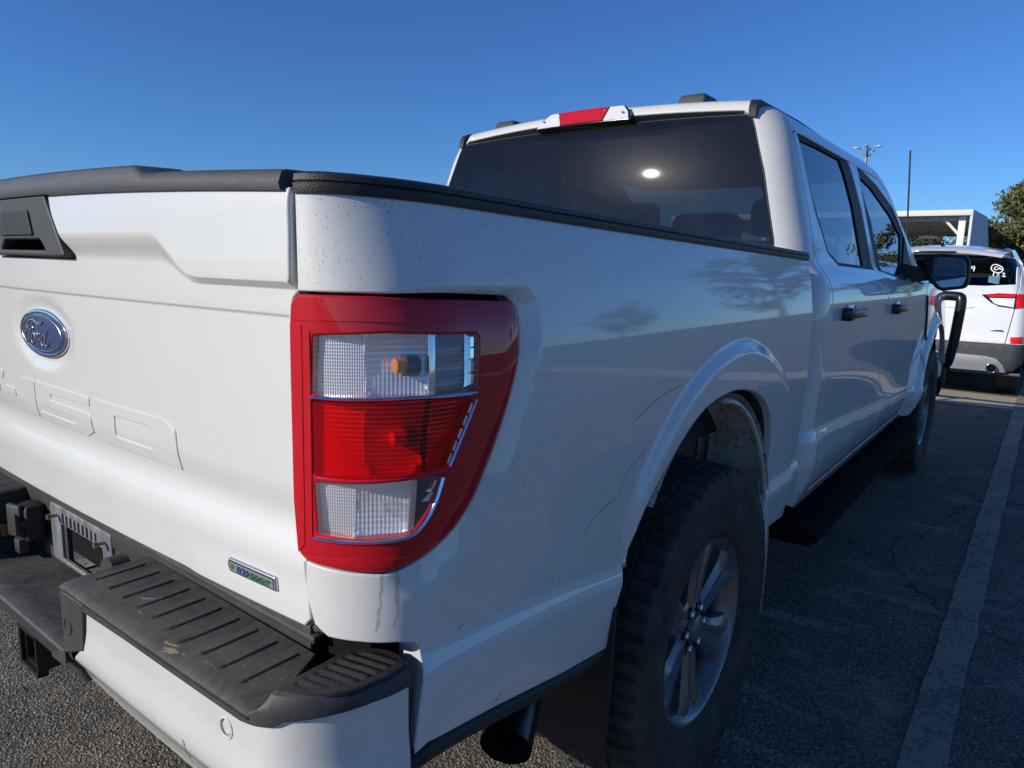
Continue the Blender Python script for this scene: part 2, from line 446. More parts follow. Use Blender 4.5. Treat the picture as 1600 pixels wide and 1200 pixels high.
def mk_hatched_step():
    m = NT('step_pad_plastic'); co = m.co(); s = m.sep(co)
    a = m.math('SINE', m.math('MULTIPLY', m.math('ADD', s[0], m.math('MULTIPLY', s[1], 1.0)), 2600)); b = m.math('SINE', m.math('MULTIPLY', m.math('SUBTRACT', s[0], m.math('MULTIPLY', s[1], 1.0)), 2600))
    hatch = m.math('MULTIPLY', m.math('ADD', a, b), .5)
    # smooth and hatched halves of every cell
    cell = m.math('FRACT', m.math('DIVIDE', m.math('SUBTRACT', s[0], .330), .0492)); diag = m.math('GREATER_THAN', m.math('ADD', cell, m.math('MULTIPLY', s[1], 5.5)), .62)
    d1 = m.ramp(m.noise(10, co, 6, .7), [(.38, 0), (.75, 1)]); d2 = m.ramp(m.noise(70, co, 5, .7), [(.45, 0), (.75, 1)])
    f = m.math('MULTIPLY', m.math('ADD', d1, d2), .22)
    col = m.mix(f, (.042, .042, .041), (.22, .20, .165))
    col = m.mix(m.math('MULTIPLY', diag, .22), col, (.15, .145, .13))
    mud = m.ramp(m.noise(16, m.co((1, 2.2, 1), loc=(3.1, .7, 0)), 5, .6, .6), [(.665, 0), (.68, 1)])
    col = m.mix(m.math('MULTIPLY', mud, .75), col, (.33, .24, .14))
    m.set(base=col, rough=.62, spec=.4, normal=m.bump(m.math('ADD', m.math('MULTIPLY', m.math('MULTIPLY', hatch, diag), 1.6), m.math('MULTIPLY', m.noise(900, co, 2), .8)), .55, .0012)); return m.m
MAT['step'] = mk_hatched_step()
def mk_zinc():
    m = NT('grey_bracket'); co = m.co(); st = m.co((1, 1, .12)); f = m.ramp(m.noise(45, st, 5, .7), [(.35, 0), (.7, 1)])
    m.set(base=m.mix(f, (.10, .105, .11), (.26, .265, .27)), rough=.55, metal=.2, normal=m.bump(m.noise(300, co, 2), .2, .001)); return m.m
MAT['bracket'] = mk_zinc()
def mk_red(name, base, pattern=True, rough=.16):
    m = NT(name); co = m.co(); s = m.sep(co); q = m.math('ADD', s[0], s[1])
    a = m.math('SINE', m.math('MULTIPLY', m.math('ADD', q, s[2]), 1500)); b = m.math('SINE', m.math('MULTIPLY', m.math('SUBTRACT', q, s[2]), 1500))
    p = m.math('MULTIPLY', a, b)
    col = m.mix(m.ramp(p, [(0, 0), (1, 1)]), tuple(c*.55 for c in base), base) if pattern else base
    m.set(base=col, rough=.5, coat=1.0, coatr=.015, spec=.08)
    if pattern: m.set(normal=m.bump(p, .5, .0004))
    return m.m
MAT['red_reflex'] = mk_red('red_reflex_lens', (.80, .006, .02)); MAT['red'] = mk_red('red_lens_plastic', (.46, .004, .014), False)
MAT['red_in'] = mk_red('red_lens_inner', (.80, .012, .02), False, .3)
MAT['lens_red'] = glass_mat('red_clear_lens', (.92, .03, .03), 1.45, dust=.30, filmcol=(.85, .008, .02), ribs=ribs_of(1100, 2))  # red diffuse film brightens the lens, it is no dust
MAT['lens_clear'] = glass_mat('clear_ribbed_lens', (.97, .97, .97), 1.45, dust=.13, ribs=ribs_of(1000, 2), filmcol=(.75, .75, .76))  # pale diffuse film raised to lighten the lens
def mk_reflector(name, col, sc):
    m = NT(name); co = m.co(); s = m.sep(co); a = m.math('SINE', m.math('MULTIPLY', m.math('ADD', s[0], s[1]), sc)); b = m.math('SINE', m.math('MULTIPLY', s[2], sc))
    m.set(base=col, metal=.35, rough=.22, coat=.8, normal=m.bump(m.math('ADD', a, m.math('MULTIPLY', b, .6)), .45, .0006)); return m.m
MAT['reflector'] = mk_reflector('lamp_reflector', (.80, .80, .82), 860); MAT['reflector_flute'] = mk_reflector('lamp_reflector_fluted', (.72, .72, .75), 1500)
MAT['lamp_grey'] = NT('ribbed_lamp_insert').set(base=(.33, .31, .33), rough=.4, coat=.6).m
MAT['amber'] = simple('amber_bulb', (.75, .22, .01), .12, coat=1); MAT['bulb_glass'] = simple('bulb_socket', (.10, .10, .10), .3, .5)
MAT['amber_lamp'] = simple('amber_lamp', (.45, .15, .02), .15, coat=1)
MAT['rear_glass'] = glass_mat('tinted_rear_glass', (.062, .070, .072), 1.5, dust=.020, rough=.014, gw=.0005, grough=.20, filmcol=(.55, .55, .52))
MAT['side_glass'] = glass_mat('tinted_side_glass', (.09, .10, .11), 1.52, dust=.01)
MAT['front_glass'] = glass_mat('windscreen_glass', (.78, .84, .82), 1.5)
MAT['mirror'] = simple('mirror_silver', (.85, .87, .88), .01, 1.0)
def mk_rubber():
    m = NT('tyre_rubber'); co = m.co(); d = m.ramp(m.noise(14, co, 5, .7), [(.35, 0), (.75, 1)])
    m.set(base=m.mix(m.math('MULTIPLY', d, .7), (.022, .021, .020), (.10, .088, .072)), rough=.75, spec=.3, normal=m.bump(m.noise(260, co, 3), .25, .001)); return m.m
MAT['rubber'] = mk_rubber()
def mk_alloy():
    m = NT('silver_alloy'); co = m.co(); d = m.ramp(m.noise(18, co, 6, .7), [(.4, 0), (.72, 1)])
    m.set(base=m.mix(m.math('MULTIPLY', d, .55), (.21, .21, .22), (.09, .075, .06)), metal=m.math('SUBTRACT', .75, m.math('MULTIPLY', d, .5)), rough=.36, coat=.4, coatr=.1); return m.m
MAT['alloy'] = mk_alloy()
def mk_liner():
    m = NT('dirty_wheel_well'); co = m.co(); d = m.ramp(m.noise(9, co, 7, .75), [(.36, 0), (.68, 1)]); s = m.ramp(m.noise(55, co, 4, .7), [(.58, 0), (.66, 1)])
    c = m.mix(d, (.66, .65, .61), (.30, .27, .22)); c = m.mix(s, c, (.05, .045, .04))
    m.set(base=c, rough=.85, normal=m.bump(m.noise(40, co, 5), .3, .004)); return m.m
MAT['liner'] = mk_liner()

# ================================================================== the setting: ground
def mk_asphalt():
    m = NT('asphalt'); co = m.co()
    v = m.voro(115, co); vc = m.voro(115, co, out='Color'); sc = m.n('SeparateColor'); m.l(vc, sc.inputs[0])
    v2 = m.voro(240, co); g2 = m.n('SeparateColor'); m.l(m.voro(240, co, out='Color'), g2.inputs[0])
    stone = m.ramp(sc.outputs[0], [(0, (.09, .083, .074)), (.35, (.18, .155, .118)), (.7, (.30, .255, .19)), (.93, (.47, .405, .31)), (1, (.66, .59, .47))])
    fine = m.ramp(g2.outputs[0], [(0, (.085, .078, .07)), (.6, (.25, .217, .168)), (1, (.45, .39, .30))])
    col = m.mix(m.ramp(v, [(.28, 0), (.50, 1)]), stone, fine)
    binder = m.ramp(v, [(.42, 0), (.62, 1)]); col = m.mix(m.math('MULTIPLY', binder, .6), col, (.045, .041, .037))
    big = m.noise(.55, co, 6, .65); col = m.mix(m.ramp(big, [(.3, 0), (.75, .4)]), col, (.105, .095, .082))
    sand = m.ramp(m.noise(2.6, co, 6, .7), [(.54, 0), (.74, .6)]); col = m.mix(sand, col, (.48, .40, .27))
    oil = m.ramp(m.noise(1.3, m.co(loc=(5, 2, 0)), 4, .6), [(.60, 0), (.72, .6)]); col = m.mix(oil, col, (.04, .038, .035))
    # wandering cracks
    w = m.n('TexNoise'); w.inputs['Scale'].default_value = 1.7; w.inputs['Detail'].default_value = 6; m.l(co, w.inputs['Vector'])
    ad = m.n('VectorMath'); ad.operation = 'MULTIPLY_ADD'; m.l(w.outputs['Color'], ad.inputs[0]); ad.inputs[1].default_value = (.9, .9, 0); m.l(co, ad.inputs[2])
    cr = m.voro(.50, ad.outputs[0], 'DISTANCE_TO_EDGE'); crack = m.ramp(cr, [(.002, 1), (.007, 0)])
    col = m.mix(m.math('MULTIPLY', crack, .55), col, (.010, .010, .010))
    # chalky scuffs
    sf = m.co((.5, 2.6, 1), rot=(0, 0, math.radians(-33))); ns = m.noise(2.2, sf, 5, .6, .4); scuff = m.math('MULTIPLY', m.ramp(ns, [(.585, 0), (.65, 1)]), m.ramp(m.noise(60, co, 3, .7), [(.42, 0), (.60, 1)]))
    col = m.mix(m.math('MULTIPLY', scuff, .7), col, (.46, .42, .35))
    hgt = m.math('ADD', m.math('MULTIPLY', m.ramp(v, [(0, 1), (.6, 0)]), 1.0), m.math('ADD', m.math('MULTIPLY', m.ramp(v2, [(0, 1), (.6, 0)]), .45), m.math('MULTIPLY', m.noise(600, co, 3), .3)))
    hgt = m.math('SUBTRACT', hgt, m.math('MULTIPLY', crack, 1.5))
    m.set(base=col, rough=.9, spec=.15, normal=m.bump(hgt, .85, .0055)); return m.m
MAT['asphalt'] = mk_asphalt()
def mk_line():
    m = NT('worn_line_paint'); co = m.co()
    wear = m.noise(42, co, 6, .75); w2 = m.noise(3.0, co, 4, .6)
    f = m.ramp(m.math('ADD', wear, m.math('MULTIPLY', m.math('SUBTRACT', w2, .5), .55)), [(.50, 0), (.60, 1)])
    st = m.ramp(m.noise(14, m.co((3, 1, 1)), 3, .6), [(.60, 0), (.63, 1)])
    col = m.mix(m.noise(5, co, 5), (.27, .215, .14), (.36, .29, .195))
    col = m.mix(m.math('MAXIMUM', f, m.math('MULTIPLY', st, .9)), col, (.13, .12, .10))
    m.set(base=col, rough=.8, normal=m.bump(m.ramp(m.voro(150, co), [(0, 1), (.6, 0)]), .45, .003)); return m.m
MAT['line'] = mk_line()
g = mesh('ground', [(-300, -300, 0), (300, -300, 0), (300, 300, 0), (-300, 300, 0)], [(0, 1, 2, 3)], MAT['asphalt'], smooth=False)
tag(g, 'worn dark asphalt of the parking lot', kind='structure')
def stripe(x0, x1, y0, y1, label):
    n = max(2, int((y1-y0)/.15)); V, F = [], []
    for i in range(n+1):
        y = y0+(y1-y0)*i/n; V += [(x0+rng.normal()*.003, y, .008), (x1+rng.normal()*.003, y, .008)]
        if i: F.append((2*i-2, 2*i-1, 2*i+1, 2*i))
    return tag(mesh('parking_line', V, F, MAT['line'], smooth=False), label, kind='structure')
strip_nt = NT('sunlit_sandy_ground'); strip_nt.set(base=strip_nt.mix(strip_nt.noise(6, strip_nt.co(), 6, .7), (.36, .30, .215), (.60, .52, .39)), rough=.9, normal=strip_nt.bump(strip_nt.noise(120, strip_nt.co(), 4), .3, .003))  # paler ground colour carries the sunlit brightness of this strip
tag(mesh('sunlit_strip', [(-60, 7.95, .004), (60, 7.95, .004), (60, 8.85, .004), (-60, 8.85, .004)], [(0, 1, 2, 3)], strip_nt.m, smooth=False), 'pale sandy ground strip between the facing parking rows, sunlit brightness put into its colour', kind='structure')
stripe(1.350, 1.455, -1.2, 13.5, 'worn cream parking line right of the pickup truck')
stripe(-1.62, -1.515, -1.2, 13.5, 'worn cream parking line left of the pickup truck')

# ================================================================== the pickup truck
truck = empty('pickup_truck')
tag(truck, 'large dirty white pickup truck filling the foreground, seen from its right rear corner', 'pickup truck')
W = MAT['white']

# ---- tailgate
def tg_y(x, z):
    ax = np.abs(x); y = -.005+.020*(x/.79)**2
    zl = 1.281-.028*sm((ax-.475)/.10); w = .045-.033*sm((ax-.47)/.13)
    y = y-.017*sm((z-zl)/w)                                   # overhanging top section
    y = y+.006*sm((z-1.352)/.05)                               # leans back to the cap
    y = y-.0028*sm((z-1.2185)/.005)                            # crease
    d = np.sqrt((x/.160)**2+((z-1.139)/.078)**2); y = y+.0065*(1-sm((d-.62)/.38))   # dish round the emblem
    y = y+.007*sm((1.0-z)/.055)*1.0-.016*sm((.955-z)/.07)
    y = y-.004*sm((.875-z)/.05)*sm((ax-.5)/.06)
    return y
def TG(uv):
    uv = np.atleast_2d(uv); return np.stack([uv[:, 0], tg_y(uv[:, 0], uv[:, 1]), uv[:, 1]], 1)
half = [(.0, 1.395), (.5, 1.391), (.798, 1.376), (.798, 1.32), (.7965, 1.262), (.791, 1.24), (.791, .92), (.797, .895), (.808, .85), (.813, .828), (.800, .8135), (.5, .8135), (0, .8135)]
# an opening for the handle
hr = [tuple(p) for p in trace(TG, [(75, 302), (120, 403), (60, 398), (0, 390)], (.07, 1.38))]
hole = [(hr[0][0]-.006, 1.3915), (hr[1][0], 1.283), (-hr[1][0], 1.283), (-hr[0][0]+.006, 1.3915)]
out = half+[(-x, z) for x, z in half[::-1] if x > 0]
ext = [[(x, z) for x in np.linspace(-.79, .79, 160)] for z in (1.2165, 1.2205, 1.2235)]
for k in (0, .25, .5, .75, 1):
    ext.append([(x, (1.281-.028*float(sm((abs(x)-.475)/.10)))+k*(.045-.033*float(sm((abs(x)-.47)/.13)))) for x in np.linspace(-.79, .79, 180)])
tailgate = panel('tailgate', out, TG, W, truck, holes=[rounded(hole, [.003, .012, .012, .003])], h=.012, bev=.004, thick=.03, extra=ext)
box('inner_skin', (0, .052, 1.09), (1.56, .05, .54), W, tailgate)
# stamped lettering
def stamp(poly, holes=()):
    panel('stamped_letter', poly, offset(TG, .0021), W, tailgate, holes=holes, h=.02, bev=.0030, thick=.003, eh=.008)
z0, z1 = .9635, 1.042
def letters(m):
    L = []
    # F, dash, 1, 5, 0 in plain blocky capitals with chamfered corners
    L.append(([(-.492, z0), (-.425, z0), (-.425, .992), (-.27, .992), (-.27, 1.012), (-.425, 1.012), (-.425, 1.022), (-.245, 1.022), (-.235, z1), (-.475, z1), (-.492, 1.028)], []))
    L.append(([(-.233, .993), (-.172, .993), (-.172, 1.012), (-.233, 1.012)], []))
    L.append(([(-.118, z0+.002), (-.058, z0+.002), (-.062, z1), (-.128, z1), (-.146, 1.034), (-.132, 1.028), (-.124, 1.02)], []))
    L.append(([(-.044, z0), (.168, z0), (.197, .975), (.195, 1.003), (.185, 1.012), (.02, 1.012), (.02, 1.022), (.193, 1.022), (.193, z1), (-.048, z1), (-.046, .998), (-.04, .993), (.128, .993), (.128, .982), (-.044, .982)], []))
    L.append(([(.25, z0), (.492, z0), (.486, 1.028), (.455, z1), (.214, z1), (.214, .978)], [[(.288, .985), (.41, .985), (.41, 1.02), (.288, 1.02)]]))
    return L
for poly, hs in letters(0): stamp(poly, hs)
# emblem
EC = np.array([0, float(tg_y(np.array([0.]), np.array([1.139]))[0]), 1.139])
def ell(a, b, n=72): return [(a*math.cos(2*math.pi*i/n), b*math.sin(2*math.pi*i/n)) for i in range(n)]
def emblem_S(a, b, dome, y0):
    return lambda uv: np.stack([uv[:, 0]+EC[0], EC[1]-y0-dome*(1-np.clip((uv[:, 0]/a)**2+(uv[:, 1]/b)**2, 0, 1)), uv[:, 1]+EC[2]], 1)
emb = panel('oval_emblem', ell(.116, .0475), emblem_S(.116, .0475, .004, .006), MAT['chrome'], tailgate, holes=[ell(.104, .0385)], h=.012, bev=.003, thick=.010, eh=.006)
panel('emblem_field', ell(.104, .0385), emblem_S(.104, .0385, .0025, .0062), MAT['blue'], emb, h=.012, bev=.0005, thick=.006, eh=.006)
V, F = [], []
ring = [(x+EC[0], EC[1]-.0078, z+EC[2]) for x, z in ell(.0965, .0335, 73)]; ribbon(V, F, ring+[ring[0]], .0018, (0, -1, 0), .0006)
mesh('emblem_ring', V, F, MAT['dull_chrome'], emb, smooth=False)
V, F = [], []
strokes = [[(395, 480), (385, 430), (410, 380), (460, 345), (510, 362), (560, 400), (610, 425), (665, 408)], [(520, 375), (560, 420), (610, 440), (655, 420)], [(560, 410), (600, 455), (640, 445), (668, 405)],
    [(500, 400), (490, 430), (455, 530), (430, 640), (415, 740), (400, 770), (375, 750), (355, 700), (345, 620), (355, 580), (378, 563)], [(385, 450), (390, 512), (420, 500), (440, 440)], [(425, 545), (470, 520), (512, 480), (495, 555)],
    [(490, 620), (470, 680), (475, 760), (500, 800), (530, 770), (545, 690), (530, 620), (505, 600), (490, 620)], [(565, 600), (590, 625), (585, 700), (580, 820)], [(585, 690), (600, 640), (620, 610), (636, 632)], [(600, 745), (645, 715)],
    [(715, 650), (680, 660), (655, 720), (660, 810), (690, 860), (712, 820), (725, 740), (715, 650)], [(775, 550), (745, 640), (725, 750), (725, 830), (745, 865), (780, 840), (790, 770)]]
for s in strokes:
    p3 = [hit((10+x/12, 470+y/12), 'y', EC[1]-.0088) for x, y in s]
    ribbon(V, F, [tuple(p) for p in smooth_poly(p3, 2, closed=False)], .0036, (0, -1, 0), .0008)
mesh('script_lettering', V, F, MAT['dull_chrome'], emb)
# handle
def HS(uv):
    x, z = uv[:, 0], uv[:, 1]; return np.stack([x, tg_y(x*0+.35, z*0+1.36)-.004+.013*sm((1.345-z)/.05)*0+.0*x, z], 1)
ho = [(hr[0][0]-.009, 1.3905), (hr[1][0]-.0045, 1.2855), (-hr[1][0]+.0045, 1.2855), (-hr[0][0]+.009, 1.3905)]
win = [(-.115, 1.296), (.108, 1.296), (.085, 1.315), (-.09, 1.315)]
hd = panel('tailgate_handle', rounded(ho, [.003, .010, .010, .003]), HS, MAT['plastic'], tailgate, holes=[win], h=.015, bev=.004, thick=.03)
box('handle_pocket', (0, .03, 1.305), (.26, .012, .05), MAT['void'], hd, .002)
panel('handle_flap', rounded([(-.10, 1.322), (.062, 1.322), (.046, 1.366), (-.085, 1.366)], .006), offset(HS, .004), MAT['plastic_dark'], hd, h=.02, bev=.002, thick=.006)
tube('lock_wire', [(.03, .012, 1.297), (.036, .004, 1.303), (.046, .0, 1.309)], .0016, MAT['dull_chrome'], hd, 6)
# cap on the top edge
def cap_sec(x):
    ax = abs(x); hump = float(sm((.475-ax)/.035)); zt = 1.395-.019*(ax/.79)**2; y0 = float(tg_y(np.array([x]), np.array([1.37]))[0])
    H = .020+.011*hump+.002*(1-ax)
    return [(x, y0+.004, zt-.006), (x, y0-.006, zt-.004), (x, y0-.008, zt+.004), (x, y0-.003, zt+H*.85), (x, y0+.004, zt+H), (x, y0+.07, zt+H+.002), (x, y0+.10, zt+H-.006), (x, y0+.10, zt-.01)]
xs = sorted(set(np.linspace(-.79, .79, 60)) | set(np.linspace(.42, .49, 10)) | set(np.linspace(-.49, -.42, 10)))
loft('tailgate_cap', [cap_sec(x) for x in xs], MAT['plastic_cap'], tailgate, caps=True, sharp=50)
# engine badge
def BS(uv): return offset(TG, .003)(uv)
bl, br_ = trace(TG, [(361, 870), (436, 921)], (.63, .86))
bz0, bz1 = .846, .866
badge_out = [(bl[0]+.004, bz0), (br_[0], bz0), (br_[0]-.005, bz1), (bl[0], bz1), (bl[0]-.003, (bz0+bz1)/2)]
bd = panel('engine_badge', rounded(badge_out, .003), offset(TG, .0045), MAT['dull_chrome'], tailgate, h=.01, bev=.0028, thick=.006)
panel('badge_face', rounded([(bl[0]+.006, bz0+.003), (br_[0]-.006, bz0+.003), (br_[0]-.010, bz1-.006), (bl[0]+.003, bz1-.006)], .002), offset(TG, .0049), simple('badge_silver', (.36, .37, .36), .35, .6), bd, h=.01, bev=.0004, thick=.001)
bw = br_[0]-bl[0]; by = float(TG(np.array([[.69, .855]]))[0][1])-.0068
for txt, xx, m_, sz, sx in (('ECO', bl[0]+bw*.33, 'badge_blue', .0120, 1.15), ('BOOST', bl[0]+bw*.68, 'badge_green', .0120, 1.08)):
    text_mesh('badge_lettering', txt, MAT[m_], bd, sz, frame_m((xx, by, (bz0+bz1)/2-.0015), (1, 0, 0), (0, 0, 1)), .0003, .0004, 0, sx)
box('badge_leaf', (bl[0]+bw*.10, by, (bz0+bz1)/2-.001), (.008, .0008, .008), MAT['badge_green'], bd, .0003, rot=Matrix.Rotation(.6, 3, 'Y'))

# ---- bed side
XS = pchip([.50, .58, .66, .78, .86, 1.0, 1.14, 1.25, 1.33, 1.38], [.902, .914, .924, .929, .932, .937, .935, .922, .905, .890])
BB = pchip([.75, .85, 1.0, 1.2, 1.38], [.105, .11, .13, .155, .175])
U0 = .23
def uy(y, z): return U0+y-.004-BB(z)
arch_px = [(994, 871), (1011, 820), (1058, 722), (1100, 650), (1130, 623), (1160, 609), (1190, 612), (1211, 635), (1218, 680), (1211, 740), (1199, 812)]
ARCH = [tuple(hit(p, 'x', .966 if i > 0 else .95)[1:]) for i, p in enumerate(arch_px)]
ARCH[-1] = (ARCH[-1][0], .60)
fl_px = [(985, 880), (971, 824), (1010, 704), (1067, 600), (1103, 563), (1130, 539), (1160, 524), (1187, 527), (1217, 557), (1235, 599), (1242, 656), (1242, 710)]
FL = [tuple(hit(p, 'x', .938)[1:]) for p in fl_px]; FL[0] = (ARCH[0][0]-.012, ARCH[0][1]+.005); FL = FL+[(1.715, .60), (1.70, .50)]
FL = [tuple(p) for p in smooth_poly(smooth_poly(FL, 1, closed=False)[::2]+[FL[-1]], 4, closed=False)]
FLP = FL+[(FL[0][0], .50)]
ZC = pchip([.0, .08, .22, .43, .66, 1.2, 1.8], [.797, .794, .783, .760, .728, .70, .70])
lamp_px = [(455, 470), (465, 455), (560, 458), (700, 460), (800, 464), (815, 474), (820, 500), (822, 540), (812, 600), (785, 690), (745, 790), (715, 835), (690, 860), (660, 880), (610, 898), (560, 897), (480, 878), (467, 862), (463, 820), (460, 780), (455, 620), (453, 510)]
LAMP = None
def SB(uv):
    uv = np.atleast_2d(uv); u, z = uv[:, 0], uv[:, 1]; b = BB(z); t = np.clip(u/U0, -.3, 1)*math.pi/2
    y = np.where(u < U0, .004+b*(1-np.cos(t)), .004+b+(u-U0))
    d = np.zeros(len(u)); side = sm(u/U0)
    d += .015*sm((ZC(y)-z)/.045)*side
    yz = np.stack([y, z], 1); m = inside(yz, FLP)
    if m.any(): d[m] += .017*sm(pdist(yz[m], FL)/.042)
    if LAMP is not None:
        near = (u < U0+.25) & (z > .8) & (z < 1.3)
        if near.any():
            q = uv[near]; dl = pdist(q, LAMPC); rt = sm((q[:, 0]-.12)/.10)
            d[near] -= .013*np.clip(1-dl/.040, 0, 1)*rt*sm((1.262-q[:, 1])/.02)
    a = XS(z)-.800; x = np.where(u < U0, .800+a*np.sin(t), .800+a)
    nx = np.where(u < U0, np.sin(t), 1.0); ny = np.where(u < U0, -np.cos(t), 0.0)
    return np.stack([x+d*nx, y+d*ny, z], 1)
LAMP = None
lamp_uv = [tuple(p) for p in trace(SB, lamp_px, (.0, 1.24))]
lamp_sm = rounded(lamp_uv, [.006, .006]+[.03]*2+[.016]*3+[.03]*20)
LAMPC = list(lamp_sm)+[lamp_sm[0]]; LAMP = lamp_sm
zt = lambda y: 1.374-.0215*y
yf = 1.815
bottom_px = [(948, 1013), (880, 1052), (772, 1106), (670, 1160), (648, 1180)]
def side_uv(pxs, g): return [tuple(p) for p in trace(SB, pxs, g)]
lowe = side_uv(bottom_px, (.65, .6))
rear_low = side_uv([(661, 1045), (655, 1004), (620, 1005), (560, 1004), (512, 996), (491, 976)], (.25, .80))
bed_out = [(0.000, zt(0))]+[(uy(y, zt(y)), zt(y)) for y in np.linspace(.2, yf, 8)]
bed_out += [(uy(yf, z), z) for z in (1.30, 1.25, 1.15, 1.0, .8, .56)]
bed_out += [(uy(1.70, .535), .535), (uy(1.50, .545), .545), (uy(ARCH[-1][0]+.02, .555), .555)]
arch_s = smooth_poly(ARCH, 2, closed=False)
bed_out += [(uy(y, z), z) for y, z in arch_s[::-1]]
bed_out += [(uy(ARCH[0][0]-.03, .69), .69), (uy(ARCH[0][0]-.06, .625), .625)]+lowe+[(lowe[-1][0]-.002, .66)]+rear_low+[(.004, .86), (.0025, .93)]
flx = [(uy(y, z), z) for y, z in FL if z > .55]
fla = np.array(FL); ft = np.gradient(fla, axis=0); ft /= np.linalg.norm(ft, axis=1)[:, None]; fn = np.stack([ft[:, 1], -ft[:, 0]], 1)
flo_ = [[(uy(y, z), z) for y, z in fla+fn*k if z > .56] for k in (.010, .020, .030, .040)]
crl = [[(uy(y, float(ZC(y))-k), float(ZC(y))-k) for y in np.linspace(.09, .65, 60)] for k in (.006, .022, .033)]
ext = flo_+crl+[flx, [(uy(y, float(ZC(y))), float(ZC(y))) for y in np.linspace(.09, .66, 40)], [(uy(y, float(ZC(y))-.012), float(ZC(y))-.012) for y in np.linspace(.09, .66, 40)], [(uy(y, float(ZC(y))-.045), float(ZC(y))-.045) for y in np.linspace(.09, .64, 40)]]
bedside = panel('bed_side', bed_out, SB, MAT['white_side'], truck, holes=[lamp_sm], h=.011, bev=.003, thick=.022, extra=ext, eh=.008)
mirror(bedside, truck)
def marks(nm, lines, w, mat, g):
    V, F = [], []
    for l in lines:
        uv = np.array(smooth_poly(trace(SB, l, g), 2, closed=False)); P = offset(SB, .0006)(uv); n, _, _ = surf_normals(SB, uv, 1)
        ribbon(V, F, [tuple(p) for p in P], w, tuple(n[len(n)//2]), 0.0)
    return tag(mesh(nm, V, F, mat, bedside, smooth=False), None, kind='stuff')
dk = [[(1067, 600), (1034, 617), (1010, 638), (992, 659)], [(1007, 707), (992, 722), (977, 740), (971, 761), (963, 779), (944, 791), (926, 812), (911, 836)], [(714, 984), (722, 977), (726, 973)], [(860, 904), (864, 900)], [(862, 910), (865, 905)], [(941, 813), (943, 809)], [(868, 1052), (873, 1049)], [(880, 1047), (883, 1044)], [(1012, 760), (1014, 755)], [(953, 805), (956, 801)], [(770, 1098), (776, 1092), (786, 1076)]]
marks('dark_scratches', dk, .0010, simple('scratch_dark', (.22, .21, .21), .7), (.9, 1.0))
pl = [[(826, 690), (834, 684), (839, 682)], [(841, 698), (853, 690), (866, 677)], [(852, 727), (872, 732)], [(860, 748), (872, 745)], [(817, 760), (822, 750)], [(834, 752), (839, 761)], [(876, 706), (886, 703)], [(950, 722), (957, 698)], [(954, 726), (960, 700)], [(925, 766), (927, 752), (940, 722)], [(948, 760), (952, 750)], [(925, 792), (934, 772)], [(967, 812), (974, 790)], [(997, 732), (1003, 714)], [(976, 766), (978, 757)], [(988, 762), (990, 754)]]
marks('pale_scuffs', pl, .0022, simple('scuff_pale', (.80, .80, .80), .3), (.7, 1.0))
# dark liner behind the panel gap and inside of the bed
def post_sec(z): return [(.786, .03, z), (.800, .022, z), (.845, .03, z), (.845, .10, z), (.786, .10, z)]
jm = loft('bed_post', [post_sec(.80), post_sec(1.37)], simple('gap_grey', (.05, .052, .056), .6), truck, caps=True); mirror(jm, truck)
# rail cap
def rail_sec(u):
    z_ = 1.374-.0215*max(0, (u-U0+.004+.17)); p = SB(np.array([[u, z_-.004]]))[0]; n, _, _ = surf_normals(SB, np.array([[u, z_-.004]]), 1); n = n[0]; n[2] = 0; n /= np.linalg.norm(n)
    prof = [(-.004, -.006), (.003, -.006), (.0042, -.002), (.0042, .006), (.002, .0078), (.0036, .0095), (.0028, .0165), (-.003, .0195), (-.06, .0205), (-.075, .016), (-.075, -.03)]
    return [tuple(p+n*a+np.array([0, 0, b+.004])) for a, b in prof]
us = list(np.linspace(.004, U0, 22))+list(np.linspace(U0+.02, uy(yf-.005, 1.335), 40))
rail = loft('rail_cap', [rail_sec(u) for u in us], MAT['plastic_rail'], truck, caps=True, sharp=28); mirror(rail, truck)
# bed interior
bm = bmesh.new()
add_box(bm, (0, .93, .84), (1.50, 1.72, .05)); add_box(bm, (.80, .95, 1.10), (.06, 1.70, .50)); add_box(bm, (-.80, .95, 1.10), (.06, 1.70, .50)); add_box(bm, (0, 1.78, 1.09), (1.62, .05, .50))
add_box(bm, (.66, 1.05, .94), (.24, 1.0, .22), .03); add_box(bm, (-.66, 1.05, .94), (.24, 1.0, .22), .03)
from_bm('bed_liner', bm, MAT['plastic_dark'], truck)

# ---- tail lamp
def px_uv(pts, g): return [tuple(p) for p in trace(SB, pts, g)]
SL = offset(SB, .003)
up_out = px_uv([(491, 524), (600, 521), (741, 521), (746, 527), (745, 606), (735, 611), (650, 618), (560, 621), (500, 618), (490, 612)], (.05, 1.2))
mid_out = px_uv([(489, 626), (560, 629), (650, 625), (739, 621), (697, 730), (640, 742), (560, 748), (494, 742)], (.05, 1.1))
low_out = px_uv([(494, 752), (560, 757), (640, 751), (689, 741), (672, 790), (648, 828), (630, 838), (560, 843), (500, 833)], (.05, 1.0))
shrink = .0
LAMPC0 = LAMPC
lamp_in = []
cenl = np.mean(np.array(lamp_sm), 0)
La = resample(lamp_sm, .01); dd = np.roll(La, -1, 0)-np.roll(La, 1, 0); dd /= np.linalg.norm(dd, axis=1)[:, None]; lf = np.stack([-dd[:, 1], dd[:, 0]], 1)*(1 if area2(La) > 0 else -1)
lamp_in = [tuple(p) for p in La+lf*.003]
def SBflat(uv):
    """lamp skin: the body line without the recess around it, slightly proud"""
    global LAMP
    k = LAMP; LAMP = None; r = SB(uv); LAMP = k; return r
SLo = offset(SBflat, .002)
